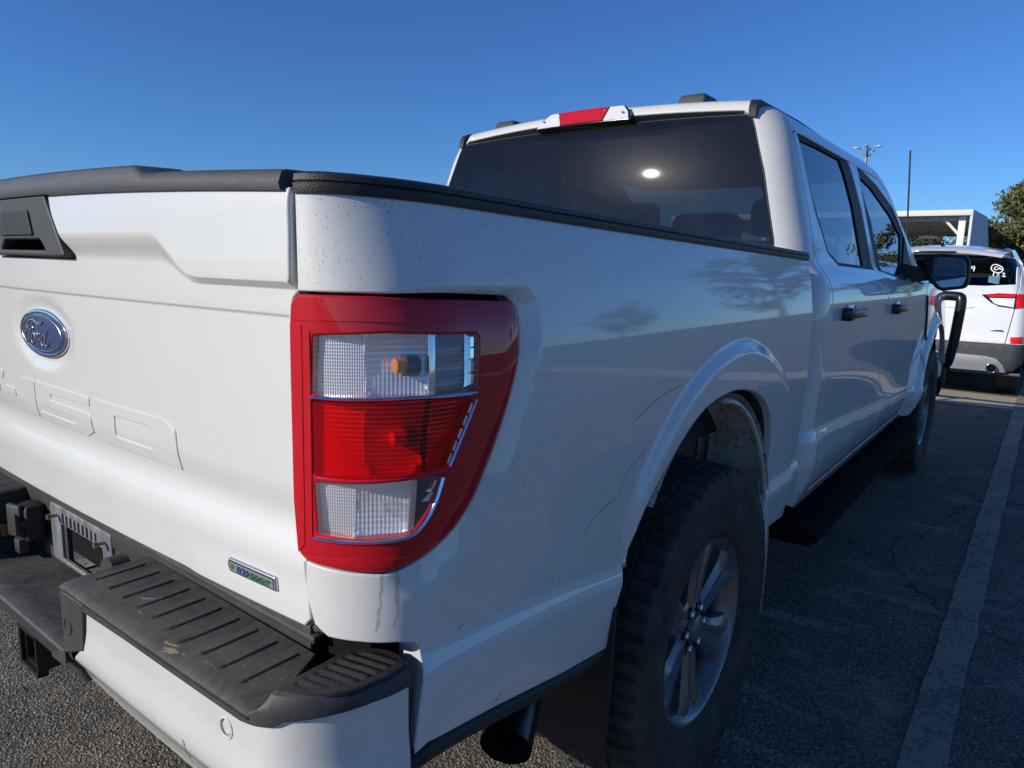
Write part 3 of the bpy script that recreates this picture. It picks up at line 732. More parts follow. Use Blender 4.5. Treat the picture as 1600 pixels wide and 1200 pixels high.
def lampS(uv):
    uv = np.atleast_2d(uv); d = pdist(uv, LAMPC); rt = sm((uv[:, 0]-.10)/.12)
    return offset(SBflat, lambda q: .003-.016*rt*(1-np.sqrt(np.clip(1-(1-np.clip(d/.05, 0, 1))**2, 0, 1))))(uv)
lamp = panel('tail_light', lamp_in, lampS, MAT['red'], truck, holes=[rounded(up_out, .004), rounded(mid_out, .004), rounded(low_out, .006)], h=.009, bev=.0035, thick=.048, eh=.007)
# reflex bands along the inner, top and bottom edges
bandL = px_uv([(457, 505), (474, 505), (480, 850), (470, 862), (463, 780)], (0.0, 1.2))
bandT = px_uv([(466, 463), (560, 464), (690, 468), (700, 505), (560, 503), (463, 500)], (.0, 1.25))
bandB = px_uv([(476, 865), (560, 872), (640, 866), (650, 872), (612, 886), (560, 886), (486, 871)], (.05, .91))
for b_ in (bandL, bandT, bandB): panel('reflex_band', rounded(b_, .003), offset(lampS, .0010), MAT['red_reflex'], lamp, h=.012, bev=.0008, thick=.002)
bar = px_uv([(479, 516), (487, 516), (492, 842), (486, 838)], (.03, 1.2)); panel('lens_bar', rounded(bar, .002), offset(lampS, .0014), MAT['red_reflex'], lamp, h=.012, bev=.001, thick=.002)
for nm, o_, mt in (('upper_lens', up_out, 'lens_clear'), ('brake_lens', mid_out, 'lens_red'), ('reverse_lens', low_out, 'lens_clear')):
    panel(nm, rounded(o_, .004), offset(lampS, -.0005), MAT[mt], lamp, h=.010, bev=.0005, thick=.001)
def bowl(c, r, dep, back): return offset(lampS, lambda q: -back-dep*np.sqrt(np.clip(1-((q[:, 0]-c[0])/r[0])**2-((q[:, 1]-c[1])/r[1])**2, 0, 1)))
def split(o_, ua, ub):
    P = resample(o_, .004); zs0, zs1 = P[:, 1].min(), P[:, 1].max(); top, bot = [], []
    for u in np.linspace(ua, ub, 14):
        c = []
        for i in range(len(o_)):
            a, b = o_[i-1], o_[i]
            if (a[0]-u)*(b[0]-u) <= 0 and a[0] != b[0]: c.append(a[1]+(b[1]-a[1])*(u-a[0])/(b[0]-a[0]))
        if len(c) > 1: top.append((u, max(c)+.002)); bot.append((u, min(c)-.002))
    return bot+top[::-1]
for o_, nm in ((up_out, 'u'), (mid_out, 'm'), (low_out, 'l')):
    P = np.array(o_); ua, ub = P[:, 0].min(), P[:, 0].max(); zc_ = (P[:, 1].min()+P[:, 1].max())/2
    rf = 'red_in' if nm == 'm' else 'reflector'
    u1 = ua+(ub-ua)*.30; u2 = ua+(ub-ua)*.66 if nm != 'l' else ua+(ub-ua)*.76
    panel('fluted_reflector', split(o_, ua+.001, u1), offset(lampS, lambda q, ua=ua, u1=u1: -.009-.008*np.sin(np.clip((q[:, 0]-ua)/(u1-ua), 0, 1)*1.57)), MAT['red_in'] if nm == 'm' else MAT['reflector_flute'], lamp, h=.008, bev=.0003, thick=.002)
    bc = ((u1+u2)/2, zc_); panel('reflector', split(o_, u1, u2), bowl(bc, ((u2-u1)*.62, .055), .015, .009), MAT['red_in'] if nm == 'm' else MAT['reflector'], lamp, h=.006, bev=.0003, thick=.002)
    if nm != 'l':
        panel('side_insert', split(o_, u2+.008, ub-.002), offset(lampS, lambda q: -.010+.0008*np.sin(q[:, 1]*1250)), MAT['lamp_grey'] if nm == 'u' else MAT['red_in'], lamp, h=.0045, bev=.0003, thick=.002)
    if nm != 'm': panel('chrome_divider', split(o_, u2-.002, u2+.009), offset(lampS, -.007), MAT['chrome'], lamp, h=.008, bev=.003, thick=.03)
    # bulb
    p0 = offset(lampS, -.014)(np.array([bc]))[0]; p1 = offset(lampS, -.018)(np.array([[bc[0]+.026, zc_]]))[0]
    d_ = Vector(p1-p0); p0 = Vector(p0)-d_*.2
    if nm == 'u':
        tube('bulb', [p0, p0+d_*.05, p0+d_*.55], [.006, .0095, .0095], MAT['amber'], lamp, 12); tube('bulb_socket', [p0+d_*.56, p0+d_*1.3], .013, MAT['bulb_glass'], lamp, 14)
    elif nm == 'm': tube('bulb', [p0, p0+d_*.1, p0+d_*.8], [.006, .010, .010], simple('red_bulb', (.9, .10, .03), .1, coat=1), lamp, 12); tube('bulb_socket', [p0+d_*.8, p0+d_*1.4], .013, MAT['bulb_glass'], lamp, 14)
    else: tube('bulb', [p0, p0+d_*.1, p0+d_*.8], [.006, .009, .009], MAT['lens_clear'], lamp, 12)
# chrome trims
def strip_px(nm, pts, w, dep, mat, g):
    uv = px_uv(pts, g); V, F = [], []
    A = [SLp for SLp in offset(lampS, dep)(np.array(smooth_poly(uv, 2, closed=False)))]
    N_, _, _ = surf_normals(lampS, np.array(smooth_poly(uv, 2, closed=False)), 1)
    for i, (p, n) in enumerate(zip(A, N_)):
        t = Vector(A[min(i+1, len(A)-1)]-A[max(i-1, 0)]).normalized(); s = t.cross(Vector(n)).normalized()*w/2; p = Vector(p); n = Vector(n)
        V += [p+s-n*.006, p+s, p+n*.0015, p-s, p-s-n*.006]
    for i in range(len(A)-1):
        for k in range(4): F.append((i*5+k, i*5+k+1, i*5+k+6, i*5+k+5))
    mesh(nm, V, F, mat, lamp, sharp=60)
strip_px('chrome_trim', [(490, 620), (560, 624), (650, 620), (741, 613)], .0045, .0025, MAT['chrome'], (.05, 1.1))
strip_px('chrome_trim', [(494, 839), (560, 847), (635, 841), (656, 826), (677, 790), (690, 745)], .0040, .0025, MAT['chrome'], (.05, .95))
strip_px('chrome_trim', [(741, 624), (722, 672), (699, 728)], .0022, .0022, MAT['chrome'], (.25, 1.1))
# faceted chips
chips = [((735, 534), 0), ((735, 552), 0), ((735, 572), 0), ((735, 592), 0), ((732, 637), .42), ((724, 656), .42), ((716, 676), .42), ((708, 696), .42), ((700, 715), .42), ((676, 757), .5), ((670, 775), .5)]
for (cx, cy), tl in chips:
    uv = np.array(px_uv([(cx, cy)], (.24, 1.1))); p = offset(lampS, -.004)(uv)[0]; n, a, b = surf_normals(lampS, uv, 1)
    R = frame_m(p, Vector(a[0]), Vector(b[0])).to_3x3() @ Matrix.Rotation(-tl, 3, 'Z')
    bm = bmesh.new(); hw, hh = (.0065, .0105) if tl < .1 else (.004, .0105)
    vs_ = [bm.verts.new(R @ Vector(q)+Vector(p)) for q in ((-hw, -hh, -.004), (hw, -hh, -.004), (hw, hh, -.004), (-hw, hh, -.004), (-hw*.45, -hh*.6, .004), (hw*.45, -hh*.6, .004), (hw*.45, hh*.6, .004), (-hw*.45, hh*.6, .004))]
    for f in ((4, 5, 6, 7), (0, 1, 5, 4), (1, 2, 6, 5), (2, 3, 7, 6), (3, 0, 4, 7)): bm.faces.new([vs_[i] for i in f])
    from_bm('chrome_chip', bm, MAT['chrome'], lamp, smooth=False)
mirror(lamp, truck)

# ---- rear bumper
BX = .935; PZT = .738
def bump_plan(u):
    """u along the bumper face from the centre line to the right and round the corner"""
    r, y0 = .105, -.094; u = np.asarray(u, float); L = BX-r; arc = r*1.25*math.pi/2; t = np.clip((u-L)/arc, 0, 1)*math.pi/2
    x = np.where(u < L, u, L+r*np.sin(t)); y = np.where(u < L, y0-.010*(1-(u/L)**2), y0+r*1.3*(1-np.cos(t)))
    e = np.maximum(u-L-arc, 0); return x, y+e*1.0, np.where(u < L, 0, np.sin(t)), -np.where(u < L, 1, np.cos(t))
def SW(uv):
    uv = np.atleast_2d(uv); x, y, nx, ny = bump_plan(uv[:, 0]); z = uv[:, 1]
    d = -.020*sm((.640-z)/.05)-.022*sm((.615-z)/.08)+.004*sm((.70-z)/.05)
    return np.stack([x+d*nx, y+d*ny, z], 1)
topw = [tuple(p) for p in trace(SW, [(134, 953), (200, 996), (300, 1058), (380, 1107), (422, 1132), (432, 1131), (447, 1123), (470, 1121), (520, 1112), (580, 1093), (640, 1067)], (.33, .73))]
wl_ = [tuple(p) for p in trace(SW, [(133, 957), (131, 1010), (123, 1043), (125, 1056)], (.33, .7))]
uend = topw[-1][0]
topw = [(u, min(z, PZT-.0)) if u < .815 else (u, z) for u, z in topw]
wout = topw+[(uend, .60), (uend-.02, .555), (.80, .545), (.40, .552), (wl_[-1][0]+.01, .575)]+[wl_[2], wl_[1]]
SENS = [tuple(p) for p in trace(SW, [(353, 1137)], (.75, .7))][0]
wface = panel('bumper_face', rounded(wout, .006, 3), SW, MAT['white_bump'], truck, holes=[[(SENS[0]+.0135*math.cos(a), SENS[1]+.0135*math.sin(a)) for a in np.linspace(0, 2*math.pi, 20, endpoint=False)]], h=.014, bev=.003, thick=.02, eh=.009)
def sensor(S, c, mats, parent):
    P = lambda r: [(c[0]+r*math.cos(a), c[1]+r*math.sin(a)) for a in np.linspace(0, 2*math.pi, 24, endpoint=False)]
    r_ = panel('parking_sensor', P(.0150), offset(S, .0012), mats[0], parent, holes=[P(.0115)], h=.004, bev=.0012, thick=.006, eh=.003)
    panel('sensor_disc', P(.0095), offset(S, -.001), mats[0], r_, h=.004, bev=.001, thick=.006, eh=.003)
    panel('sensor_seal', P(.0118), offset(S, -.004), mats[1], r_, h=.006, bev=.0005, thick=.003, eh=.003)
sensor(SW, SENS, (MAT['white_bump'], simple('sensor_brown', (.09, .06, .05), .6)), wface)
mirror(wface, truck)
V, F = [], []; gq = np.array(smooth_poly(trace(SW, [(285, 1155), (290, 1167), (295, 1180), (301, 1190)], (.70, .65)), 2, closed=False)); ribbon(V, F, [tuple(p) for p in offset(SW, .0008)(gq)], .0022, (0, -1, 0)); mesh('green_mark', V, F, simple('green_marker', (.05, .42, .22), .6), wface)
# step pad: sawtooth treads in black plastic
PZ = .760
padL, padR = .285, .822
def pad_rear(x): return float(-.1135+.010*min(1, (x/.83))**2) if np.isscalar(x) else -.1135+.010*np.minimum(1, x/.83)**2
def SP(uv):
    uv = np.atleast_2d(uv); x, y = uv[:, 0], uv[:, 1]; ry = pad_rear(x)
    z = np.full(len(x), PZ); e = np.clip((ry+.022-y)/.022, 0, 1); z -= .012*(1-np.sqrt(np.clip(1-e**2, 0, 1)))
    e2 = np.clip((padL+.02-x)/.02, 0, 1); z -= .012*(1-np.sqrt(np.clip(1-e2**2, 0, 1)))
    c = (x-.330)/.0492; inn = sm((y-(ry+.030))/.004)*sm((.016-y)/.004)*sm((x-.325)/.004)*sm((.815-x)/.004)
    fr = c-np.floor(c); z += inn*(-.0022+.0036*fr*(fr < .95)+.0036*.95*np.clip((1-fr)/.05, 0, 1)*(fr >= .95))
    return np.stack([x, y, z], 1)
pout = [(padL, pad_rear(padL)+.004)]+[(x, pad_rear(x)) for x in np.linspace(padL+.012, .83, 12)]+[(.836, -.06), (.790, .028), (padL+.008, .034), (padL, .02)]
ex = []
for i in range(11):
    xg = .330+i*.0492
    for d_ in (-.0032, -.0015, .0, .0015): ex.append([(xg+d_, y) for y in np.linspace(-.066, .012, 14)])
for yy in (-.068, -.064, .012, .016): ex.append([(x, yy) for x in np.linspace(.325, .815, 70)])
pad = panel('step_pad', pout, SP, MAT['step'], truck, h=.012, bev=.003, thick=.035, extra=ex, sign=1)
mirror(pad, truck)
# end wall of the pad towards the middle, with its own sensor
def SE(uv):
    uv = np.atleast_2d(uv); return np.stack([np.full(len(uv), padL)+.012*sm((.70-uv[:, 1])/.10)*0, uv[:, 0], uv[:, 1]], 1)
ew = [(.034, .752), (-.104, .745), (-.106, .70), (-.104, .63), (-.098, .612), (-.06, .610), (.034, .615)]
wall_ = panel('pad_end_wall', rounded(ew, .008), SE, MAT['plastic'], truck, h=.02, bev=.006, thick=.02, sign=-1); mirror(wall_, truck)
fill = [(padL+.004, -.099, .742), (wl_[0][0]+.014, -.101, .742)]
def SF(uv):
    uv = np.atleast_2d(uv); return np.stack([uv[:, 0], -.107+.0*uv[:, 0]-.002*np.sin(np.clip((uv[:, 0]-padL)/.06, 0, 1)*3.14), uv[:, 1]], 1)
fo = [(padL-.002, .747), (wl_[0][0]+.004, .744), (wl_[1][0]+.002, .66), (wl_[2][0]+.002, .612), (wl_[3][0]+.004, .603), (padL-.002, .606)]
cf = panel('pad_front_corner', rounded(fo, .004), SF, MAT['plastic'], truck, h=.015, bev=.004, thick=.03)
sensor(SF, (padL+.030, .688), (MAT['plastic_dark'], MAT['void']), cf); mirror(cf, truck)
# corner pad
CZ = .784
def corner_y(t): return t
ct = [tuple(hit(p, 'z', CZ)[:2]) for p in [(437, 1069), (545, 1012), (600, 1010), (632, 1024), (638, 1037)]]
ct = ct+[(BX-.003, .03), (BX-.012, -.022), (BX-.045, -.062), (BX-.085, -.078)]
def SCn(uv):
    uv = np.atleast_2d(uv); z = np.full(len(uv), CZ); q = (uv[:, 1]-uv[:, 0]*.22)/.0150; fr = q-np.floor(q)
    d = pdist(uv, CTL); inn = sm((d-.012)/.003); z += inn*(.0030*sm(fr/.12)*sm((.62-fr)/.12))-.0015*inn
    return np.stack([uv[:, 0], uv[:, 1], z], 1)
CTS = rounded(ct, [.004, .004, .02, .02, .01, .03, .03, .03, .02]); CTL = list(CTS)+[CTS[0]]
ctp = panel('corner_step', CTS, SCn, MAT['plastic_dark'], truck, extra=[[(x, .22*x+.0150*(k+o)) for x in np.linspace(.74, .94, 60)] for k in range(-20, 4) for o in (.0, .12, .5, .62)], h=.0048, bev=.004, thick=.055, eh=.005); mirror(ctp, truck)
# lower filler that joins pad and corner, black lip above the white face
V, F = [], []
def SLp(uv):
    uv = np.atleast_2d(uv); x, y, nx, ny = bump_plan(uv[:, 0]); d = .006-.012*sm((uv[:, 1]-.765)/.018)
    return np.stack([x+d*nx, y+d*ny, uv[:, 1]], 1)
tw = [p for p in topw if p[0] > .2]
lip = [(p[0], p[1]-.002) for p in tw]+[(uend-.001, .780), (.97, .783), (.86, .783), (.845, .765), (.82, .752), (.6, .750), (tw[0][0], .748)]
lp = panel('bumper_lip', lip, SLp, MAT['plastic'], truck, h=.012, bev=.003, thick=.02, eh=.008); mirror(lp, truck)
# flange bar between the pads and the tailgate
bm = bmesh.new(); add_box(bm, (0, .040, .762), (1.54, .014, .060), .003); add_box(bm, (0, .062, .786), (1.56, .05, .010), .003)
from_bm('bumper_flange', bm, MAT['plastic'], truck)
bm = bmesh.new(); add_box(bm, (.53, .042, .772), (.50, .022, .012), .004); from_bm('flange_ledge', bm, MAT['plastic'], truck)
# sill strip under the tailgate
box('sill_strip', (0, .085, .80), (1.50, .05, .02), MAT['plastic_dark'], truck, .004)
# centre section: floor and back plate with an opening
def SFl(uv):
    uv = np.atleast_2d(uv); z = .618-.010*sm((-.075-uv[:, 1])/.03); return np.stack([uv[:, 0], uv[:, 1], z], 1)
flo = [(-padL-.01, -.098), (padL+.01, -.098), (padL+.01, .05), (-padL-.01, .05)]
flr = panel('centre_step', rounded(flo, .01), SFl, MAT['plastic'], truck, holes=[[(.056, .014), (.092, .014), (.092, .024), (.056, .024)]], h=.02, bev=.006, thick=.05)
for i in range(10):
    box('moulded_mark', (.13+.012*(i % 5), -.052+.012*(i//5), .6185), (.008, .008, .0012), MAT['plastic'], flr, .0002)
def SPl(uv):
    uv = np.atleast_2d(uv); return np.stack([uv[:, 0], .036+.0*uv[:, 0], uv[:, 1]], 1)
plo = [(-.30, .785), (.30, .785), (.285, .62), (-.285, .62)]
ph = [(-.082, .716), (.095, .716), (.095, .636), (-.082, .636)]
bp = panel('plate_panel', plo, SPl, MAT['plastic'], truck, holes=[rounded(ph, .006)], h=.02, bev=.003, thick=.01)
br = panel('plate_bracket', rounded([(-.150, .760), (.150, .760), (.150, .630), (-.150, .630)], .014), offset(SPl, .006), MAT['bracket'], bp, holes=[rounded([(-.095, .720), (.108, .720), (.108, .640), (-.095, .640)], .006)], h=.015, bev=.004, thick=.008)
for i in range(9): box('bracket_rib', (-.078+.02*i, .0285, .737), (.006, .004, .022), MAT['bracket'], br, .0015)
for x_ in (-.105, .125):
    V, F = [], []; add_tube(V, F, [(x_, .030, .738), (x_, .014, .738)], .0035, 8); add_tube(V, F, [(x_, .016, .738), (x_, .009, .738)], .0065, 6); mesh('plate_screw', V, F, MAT['gold'], br, smooth=False)
# trailer socket with its flap, and the round blank on the other side
sk_ = box('trailer_socket', (-.205, .014, .705), (.058, .045, .085), MAT['plastic_dark'], bp, .012)
box('socket_cover', (-.212, -.016, .712), (.046, .012, .074), MAT['plastic'], sk_, .005, rot=Matrix.Rotation(.25, 3, 'Z'))
V, F = [], []; add_tube(V, F, [(-.205, -.004, .705), (-.205, -.020, .705)], .026, 20); mesh('socket_ring', V, F, MAT['black_gloss'], sk_, sharp=40)
box('socket_tag', (-.222, -.006, .650), (.030, .02, .032), MAT['plastic'], sk_, .003)
V, F = [], []; add_tube(V, F, [(.195, .036, .700), (.195, .004, .700)], .034, 24); mesh('round_blank', V, F, MAT['plastic'], bp, sharp=40)
# plate lamp in the end of the left pad
pl_ = box('plate_lamp', (-padL+.002, -.010, .672), (.006, .034, .030), MAT['amber_lamp'], truck, .003)
panel('lamp_bezel', [(-.032, .650), (.012, .650), (.012, .694), (-.032, .694)], lambda uv: np.stack([np.full(len(np.atleast_2d(uv)), -padL+.004), np.atleast_2d(uv)[:, 0], np.atleast_2d(uv)[:, 1]], 1), MAT['plastic_dark'], pl_, holes=[[(-.026, .658), (.006, .658), (.006, .687), (-.026, .687)]], h=.02, bev=.002, thick=.004)
# tow receiver
bm = bmesh.new()
for c_, s_ in (((0, .06, .545), (.075, .26, .008)), ((0, .06, .478), (.075, .26, .008)), ((.0335, .06, .5115), (.008, .26, .06)), ((-.0335, .06, .5115), (.008, .26, .06))): add_box(bm, c_, s_, .001)
tr_ = from_bm('tow_receiver', bm, MAT['black_paint'], truck)
bm = bmesh.new()
for c_, s_ in (((0, -.068, .5515), (.094, .02, .008)), ((0, -.068, .4715), (.094, .02, .008)), ((.043, -.068, .5115), (.008, .02, .088)), ((-.043, -.068, .5115), (.008, .02, .088))): add_box(bm, c_, s_, .002)
from_bm('receiver_collar', bm, MAT['black_paint'], tr_)
box('cross_tube', (0, .22, .53), (1.1, .07, .07), MAT['black_paint'], tr_, .01)
eb = box('bracket_gap_filler', (.805, .085, .70), (.13, .06, .20), MAT['void'], truck, .01); mirror(eb, truck)  # black filler box darkens the gap round the bracket
rt_ = box('panel_return', (.9025, .104, .722), (.052, .014, .175), MAT['white_bump'], truck, .005); mirror(rt_, truck)
# bumper brackets behind the faces
for sx_ in (-1, 1): box('bumper_core', (.60*sx_, .01, .66), (.58, .09, .14), MAT['void'], truck, .01)

# ---- wheels
def make_wheel():
    V, F = [], []
    R = .2325
    prof = [(.205, -.11), (.222, -.11), (.222, .02), (.212, .05), (.214, .082), (.224, .092), (R, .096), (R+.002, .100), (R-.002, .104), (.226, .102), (.219, .092), (.208, .070), (.200, .045), (.200, -.105)]
    revolve(V, F, prof, (0, 0, 0), 96)
    # hub disc
    revolve(V, F, [(.0, .072), (.070, .072), (.080, .066), (.084, .050), (.084, .03)], (0, 0, 0), 48)
    n = 6
    for i in range(n):
        th = 2*math.pi*i/n+.28; c, s = math.cos(th), math.sin(th); base = len(V)
        stn = [(.060, .076, .032), (.10, .080, .036), (.14, .084, .044), (.18, .090, .058), (.205, .092, .074), (.220, .090, .090)]
        for r, x, w in stn:
            for k, (t_, dx) in enumerate(((-1, -.045), (-1.0, -.012), (-.62, .0), (-.30, -.001), (-.22, -.008), (.22, -.008), (.30, -.001), (.62, .0), (1.0, -.012), (1, -.045))):
                t2 = t_*w; V.append((x+dx, r*c-t2*s, r*s+t2*c))
        m_ = 10
        for a in range(len(stn)-1):
            for k in range(m_-1): F.append((base+a*m_+k, base+a*m_+k+1, base+(a+1)*m_+k+1, base+(a+1)*m_+k))
    w = mesh('wheel', V, F, MAT['alloy'], None, sharp=32)
    bm = bmesh.new(); bm.from_mesh(w.data); bmesh.ops.recalc_face_normals(bm, faces=bm.faces); bm.to_mesh(w.data); bm.free()
    # tyre with tread blocks
    V, F = [], []; seg = 448
    half_ = [(.226, .098), (.232, .112), (.255, .126), (.29, .134), (.32, .1365), (.345, .136), (.350, .1375), (.362, .1368), (.376, .1345), (.390, .1315)]
    tread = [(.400, .1285), (.4055, .122), (.4065, .114), (.408, .104), (.4095, .096), (.411, .086), (.4115, .077), (.412, .068), (.412, .064), (.412, .060), (.412, .052), (.4125, .043), (.4125, .034), (.413, .026), (.413, .022), (.413, .018), (.413, .009), (.413, 0)]
    pr = half_+tread+[(r, -x) for r, x in tread[-2::-1]]+[(r, -x) for r, x in half_[::-1]]
    n = len(pr)
    for i in range(seg):
        th = 2*math.pi*i/seg; c, s = math.cos(th), math.sin(th)
        for r, x in pr:
            d = 0
            if r > .386:
                ax = abs(x); ph = (i/7+(7.0*x if ax < .062 else 0)+(.5 if x < 0 else 0)) % 1.0
                if ax in (.064, .022): d = .009
                elif ax > .066:
                    if ph < .24: d = .008 if r > .40 else .005
                elif ax < .060 and ph < .20: d = .008
            V.append((x*.93, (r-d)*c, (r-d)*s))
    for i in range(seg):
        j = (i+1) % seg
        for k in range(n-1): F.append((i*n+k, i*n+k+1, j*n+k+1, j*n+k))
    ty = mesh('tyre', V, F, MAT['rubber'], w, sharp=38)
    for i in range(6):
        th = 2*math.pi*i/6+.28+math.pi/6; p = (0, .052*math.cos(th), .052*math.sin(th))
        V, F = [], []; add_tube(V, F, [(.055, p[1], p[2]), (.0725, p[1], p[2])], .0165, 14); mesh('lug_pocket', V, F, MAT['void'], w, smooth=False)
        V, F = [], []; add_tube(V, F, [(.06, p[1], p[2]), (.082, p[1], p[2]), (.087, p[1], p[2])], [.0105, .0105, .007], 6); mesh('lug_nut', V, F, MAT['dull_chrome'], w, smooth=False)
    V, F = [], []; revolve(V, F, [(0, .092), (.024, .091), (.033, .086), (.036, .074)], (0, 0, 0), 32); mesh('hub_cap', V, F, MAT['alloy'], w, sharp=40)
    V, F = [], []; revolve(V, F, [(0, .0), (.165, .0), (.175, -.02), (.175, -.08)], (0, 0, 0), 40); mesh('brake_drum', V, F, MAT['void'], w, sharp=40)
    return w
wheel = make_wheel(); wheel.parent = truck; RY, FY, WZ = 1.055, 4.748, .4135
wheel.location = (.843, RY, WZ); wheel.rotation_euler = (.22, 0, 0)
for x_, y_, a_ in ((.835, FY, 1.35), (-.835, RY, .7), (-.835, FY, 2.1)):
    w_ = dup(wheel, truck); w_.location = (x_, y_, WZ); w_.rotation_euler = (a_, 0, 0 if x_ > 0 else math.pi)

# ---- wheel wells
def well(name, cy, rx, rz, cz, x0, x1, a0, a1, mat, bulge=0.0):
    V, F = [], []; n = 40; cols = 10
    for i in range(n+1):
        th = a0+(a1-a0)*i/n
        for k in range(cols+1):
            t = k/cols; x = x0+(x1-x0)*t; rr = 1+.02*math.sin(t*9)*bulge-.06*(1-t)
            V.append((x, cy+rx*rr*math.cos(th), cz+rz*rr*math.sin(th)))
    for i in range(n):
        for k in range(cols): a = i*(cols+1)+k; F.append((a, a+1, a+cols+2, a+cols+1))
    return mesh(name, V, F, mat, truck, sharp=40)
wl1 = well('wheel_well', 1.045, .455, .575, .43, .50, .952, -.25, math.pi-.75, MAT['liner'], 1); mirror(wl1, truck)
# flanges and seams of the front half of the well
V, F = [], []; add_tube(V, F, [(.945, 1.045+.44*math.cos(t), .43+.56*math.sin(t)) for t in np.linspace(-.2, 1.5, 30)], .007, 6); mesh('well_seam', V, F, MAT['liner'], wl1, sharp=60)
for dx, off_ in ((.86, .438), (.83, .436)):
    tube('well_bead', [(dx-.35*(1-math.sin(max(t, 0)))*.5, 1.045+off_*math.cos(t), .43+.545*math.sin(t)) for t in np.linspace(-.2, .9, 24)], .006, MAT['liner'], wl1, 6)
V, F = [], []; add_tube(V, F, [(.895, 1.045+.452*math.cos(.34), .43+.565*math.sin(.34)), (.888, 1.045+.435*math.cos(.34), .43+.55*math.sin(.34))], .010, 12); mesh('well_plug', V, F, MAT['void'], wl1)
box('well_inner_wall', (.49, 1.045, .72), (.02, 1.0, .56), MAT['void'], truck, .003)
box('well_inner_wall', (-.49, 1.045, .72), (.02, 1.0, .56), MAT['void'], truck, .003)
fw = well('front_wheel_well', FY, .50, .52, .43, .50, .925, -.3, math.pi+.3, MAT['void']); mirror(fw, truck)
# mud flaps
def flap(y, x0, x1, z0, z1, nm='mud_flap'):
    S = lambda uv: np.stack([np.atleast_2d(uv)[:, 0], y+.03*(z1-np.atleast_2d(uv)[:, 1])+.010*np.cos((np.atleast_2d(uv)[:, 0]-x0)*9), np.atleast_2d(uv)[:, 1]], 1)
    return panel(nm, rounded([(x0, z0), (x1-.012, z0), (x1, z1-.15), (x1+.004, z1), (x0, z1)], .02), S, MAT['plastic_dark'], truck, h=.03, bev=.002, thick=.006)
f1 = flap(.600, .66, .940, .30, .66); mirror(f1, truck)
f2 = flap(4.235, .68, .95, .27, .60); mirror(f2, truck)
f3 = box('well_rear_liner', (.77, .565, .66), (.24, .02, .20), MAT['plastic_dark'], truck, .004); mirror(f3, truck)
# lower black moulding under the bed side
mp = [SB(np.array([[u, z-.004]]))[0] for u, z in lowe]; mp = [Vector(p)-Vector((.012, 0, .012)) for p in mp][::-1]
lm = tube('lower_moulding', curve_pts([tuple(p) for p in mp]+[tuple(mp[-1]+Vector((-.01, .05, .04)))], 6), .016, MAT['plastic_dark'], truck, 10); mirror(lm, truck)
# exhaust tip
V, F = [], []
ed = Vector((.42, -.86, -.30)).normalized(); ep = Vector((.858, .372, .450))
add_tube(V, F, [ep-ed*.62, ep-ed*.20], .034, 18); add_tube(V, F, [ep-ed*.20, ep-ed*.19, ep], [.038, .047, .047], 28, caps=False); add_tube(V, F, [ep, ep-ed*.10], [.043, .043], 28, caps=False); mesh('exhaust_tip', V, F, MAT['black_paint'], truck, sharp=40)
ep2 = ep-ed*.09; V, F = [], []; add_tube(V, F, [ep2, ep2-ed*.004], .043, 24); mesh('exhaust_bore', V, F, MAT['void'], truck)
# chassis
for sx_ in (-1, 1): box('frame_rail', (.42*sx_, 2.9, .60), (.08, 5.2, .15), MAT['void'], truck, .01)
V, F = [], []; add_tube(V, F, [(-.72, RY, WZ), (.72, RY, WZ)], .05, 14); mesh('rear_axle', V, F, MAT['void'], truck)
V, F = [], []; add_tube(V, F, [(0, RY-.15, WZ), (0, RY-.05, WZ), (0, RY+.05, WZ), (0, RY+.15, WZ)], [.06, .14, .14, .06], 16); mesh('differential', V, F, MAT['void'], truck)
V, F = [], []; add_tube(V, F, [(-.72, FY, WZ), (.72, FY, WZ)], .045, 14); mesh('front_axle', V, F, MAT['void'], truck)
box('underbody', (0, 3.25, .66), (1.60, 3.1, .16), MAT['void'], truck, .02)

# ---- cab
XC = pchip([.44, .50, .58, .66, .76, .95, 1.12, 1.20, 1.25, 1.28, 1.305, 1.325, 1.40, 1.60, 1.74, 1.79, 1.825, 1.85, 1.866], [.872, .905, .922, .936, .934, .942, .944, .940, .930, .915, .894, .880, .860, .805, .766, .745, .722, .692, .655])
YR = pchip([.4, 1.37, 1.80, 1.835, 1.855, 1.868], [1.84, 1.868, 1.9215, 1.930, 1.946, 1.965])
RA, RB, UK0, UK1 = .115, .13, .62, .80
ZD = pchip([1.8, 2.0, 3.0, 4.3, 5.6], [.775, .77, .715, .655, .62])
def SK(uv):
    """cab skin; u runs from the rear middle round the corner, then u = UK1 + y - y_corner"""
    uv = np.atleast_2d(uv); u, z = uv[:, 0], uv[:, 1]; xc = XC(z); yr = YR(z); L = xc-RA
    t = np.clip((u-UK0)/(UK1-UK0), 0, 1)*math.pi/2
    x = np.where(u < UK0, u/UK0*L, L+RA*np.sin(t)); y = np.where(u < UK0, yr-.010+.010*(u/UK0)**2, np.where(u < UK1, yr+RB*(1-np.cos(t)), yr+RB+(u-UK1)))
    sd = sm((u-UK0)/(UK1-UK0)); d = .014*sm((ZD(y)-z)/.05)*sd*sm((z-.5)/.08)
    nose = np.clip(y-3.6, 0, 3); d = d-.010*nose**2*sm((z-.7)/.5)-.018*np.clip(y-4.9, 0, 2)**2
    r = np.hypot(y-FY, (z-WZ)); d = d+.040*sm((.66-r)/.085)*(y > 3.9)
    nx = np.where(u < UK0, 0, np.sin(t)); ny = np.where(u < UK0, -1, -np.cos(t))
    return np.stack([x+d*nx, y+d*ny, z], 1)
def ky(y, z): return UK1+y-float(YR(z))-RB
def yk(u, z): return float(YR(z))+RB+u-UK1
def cx(x, z): return x/(float(XC(z))-RA)*UK0
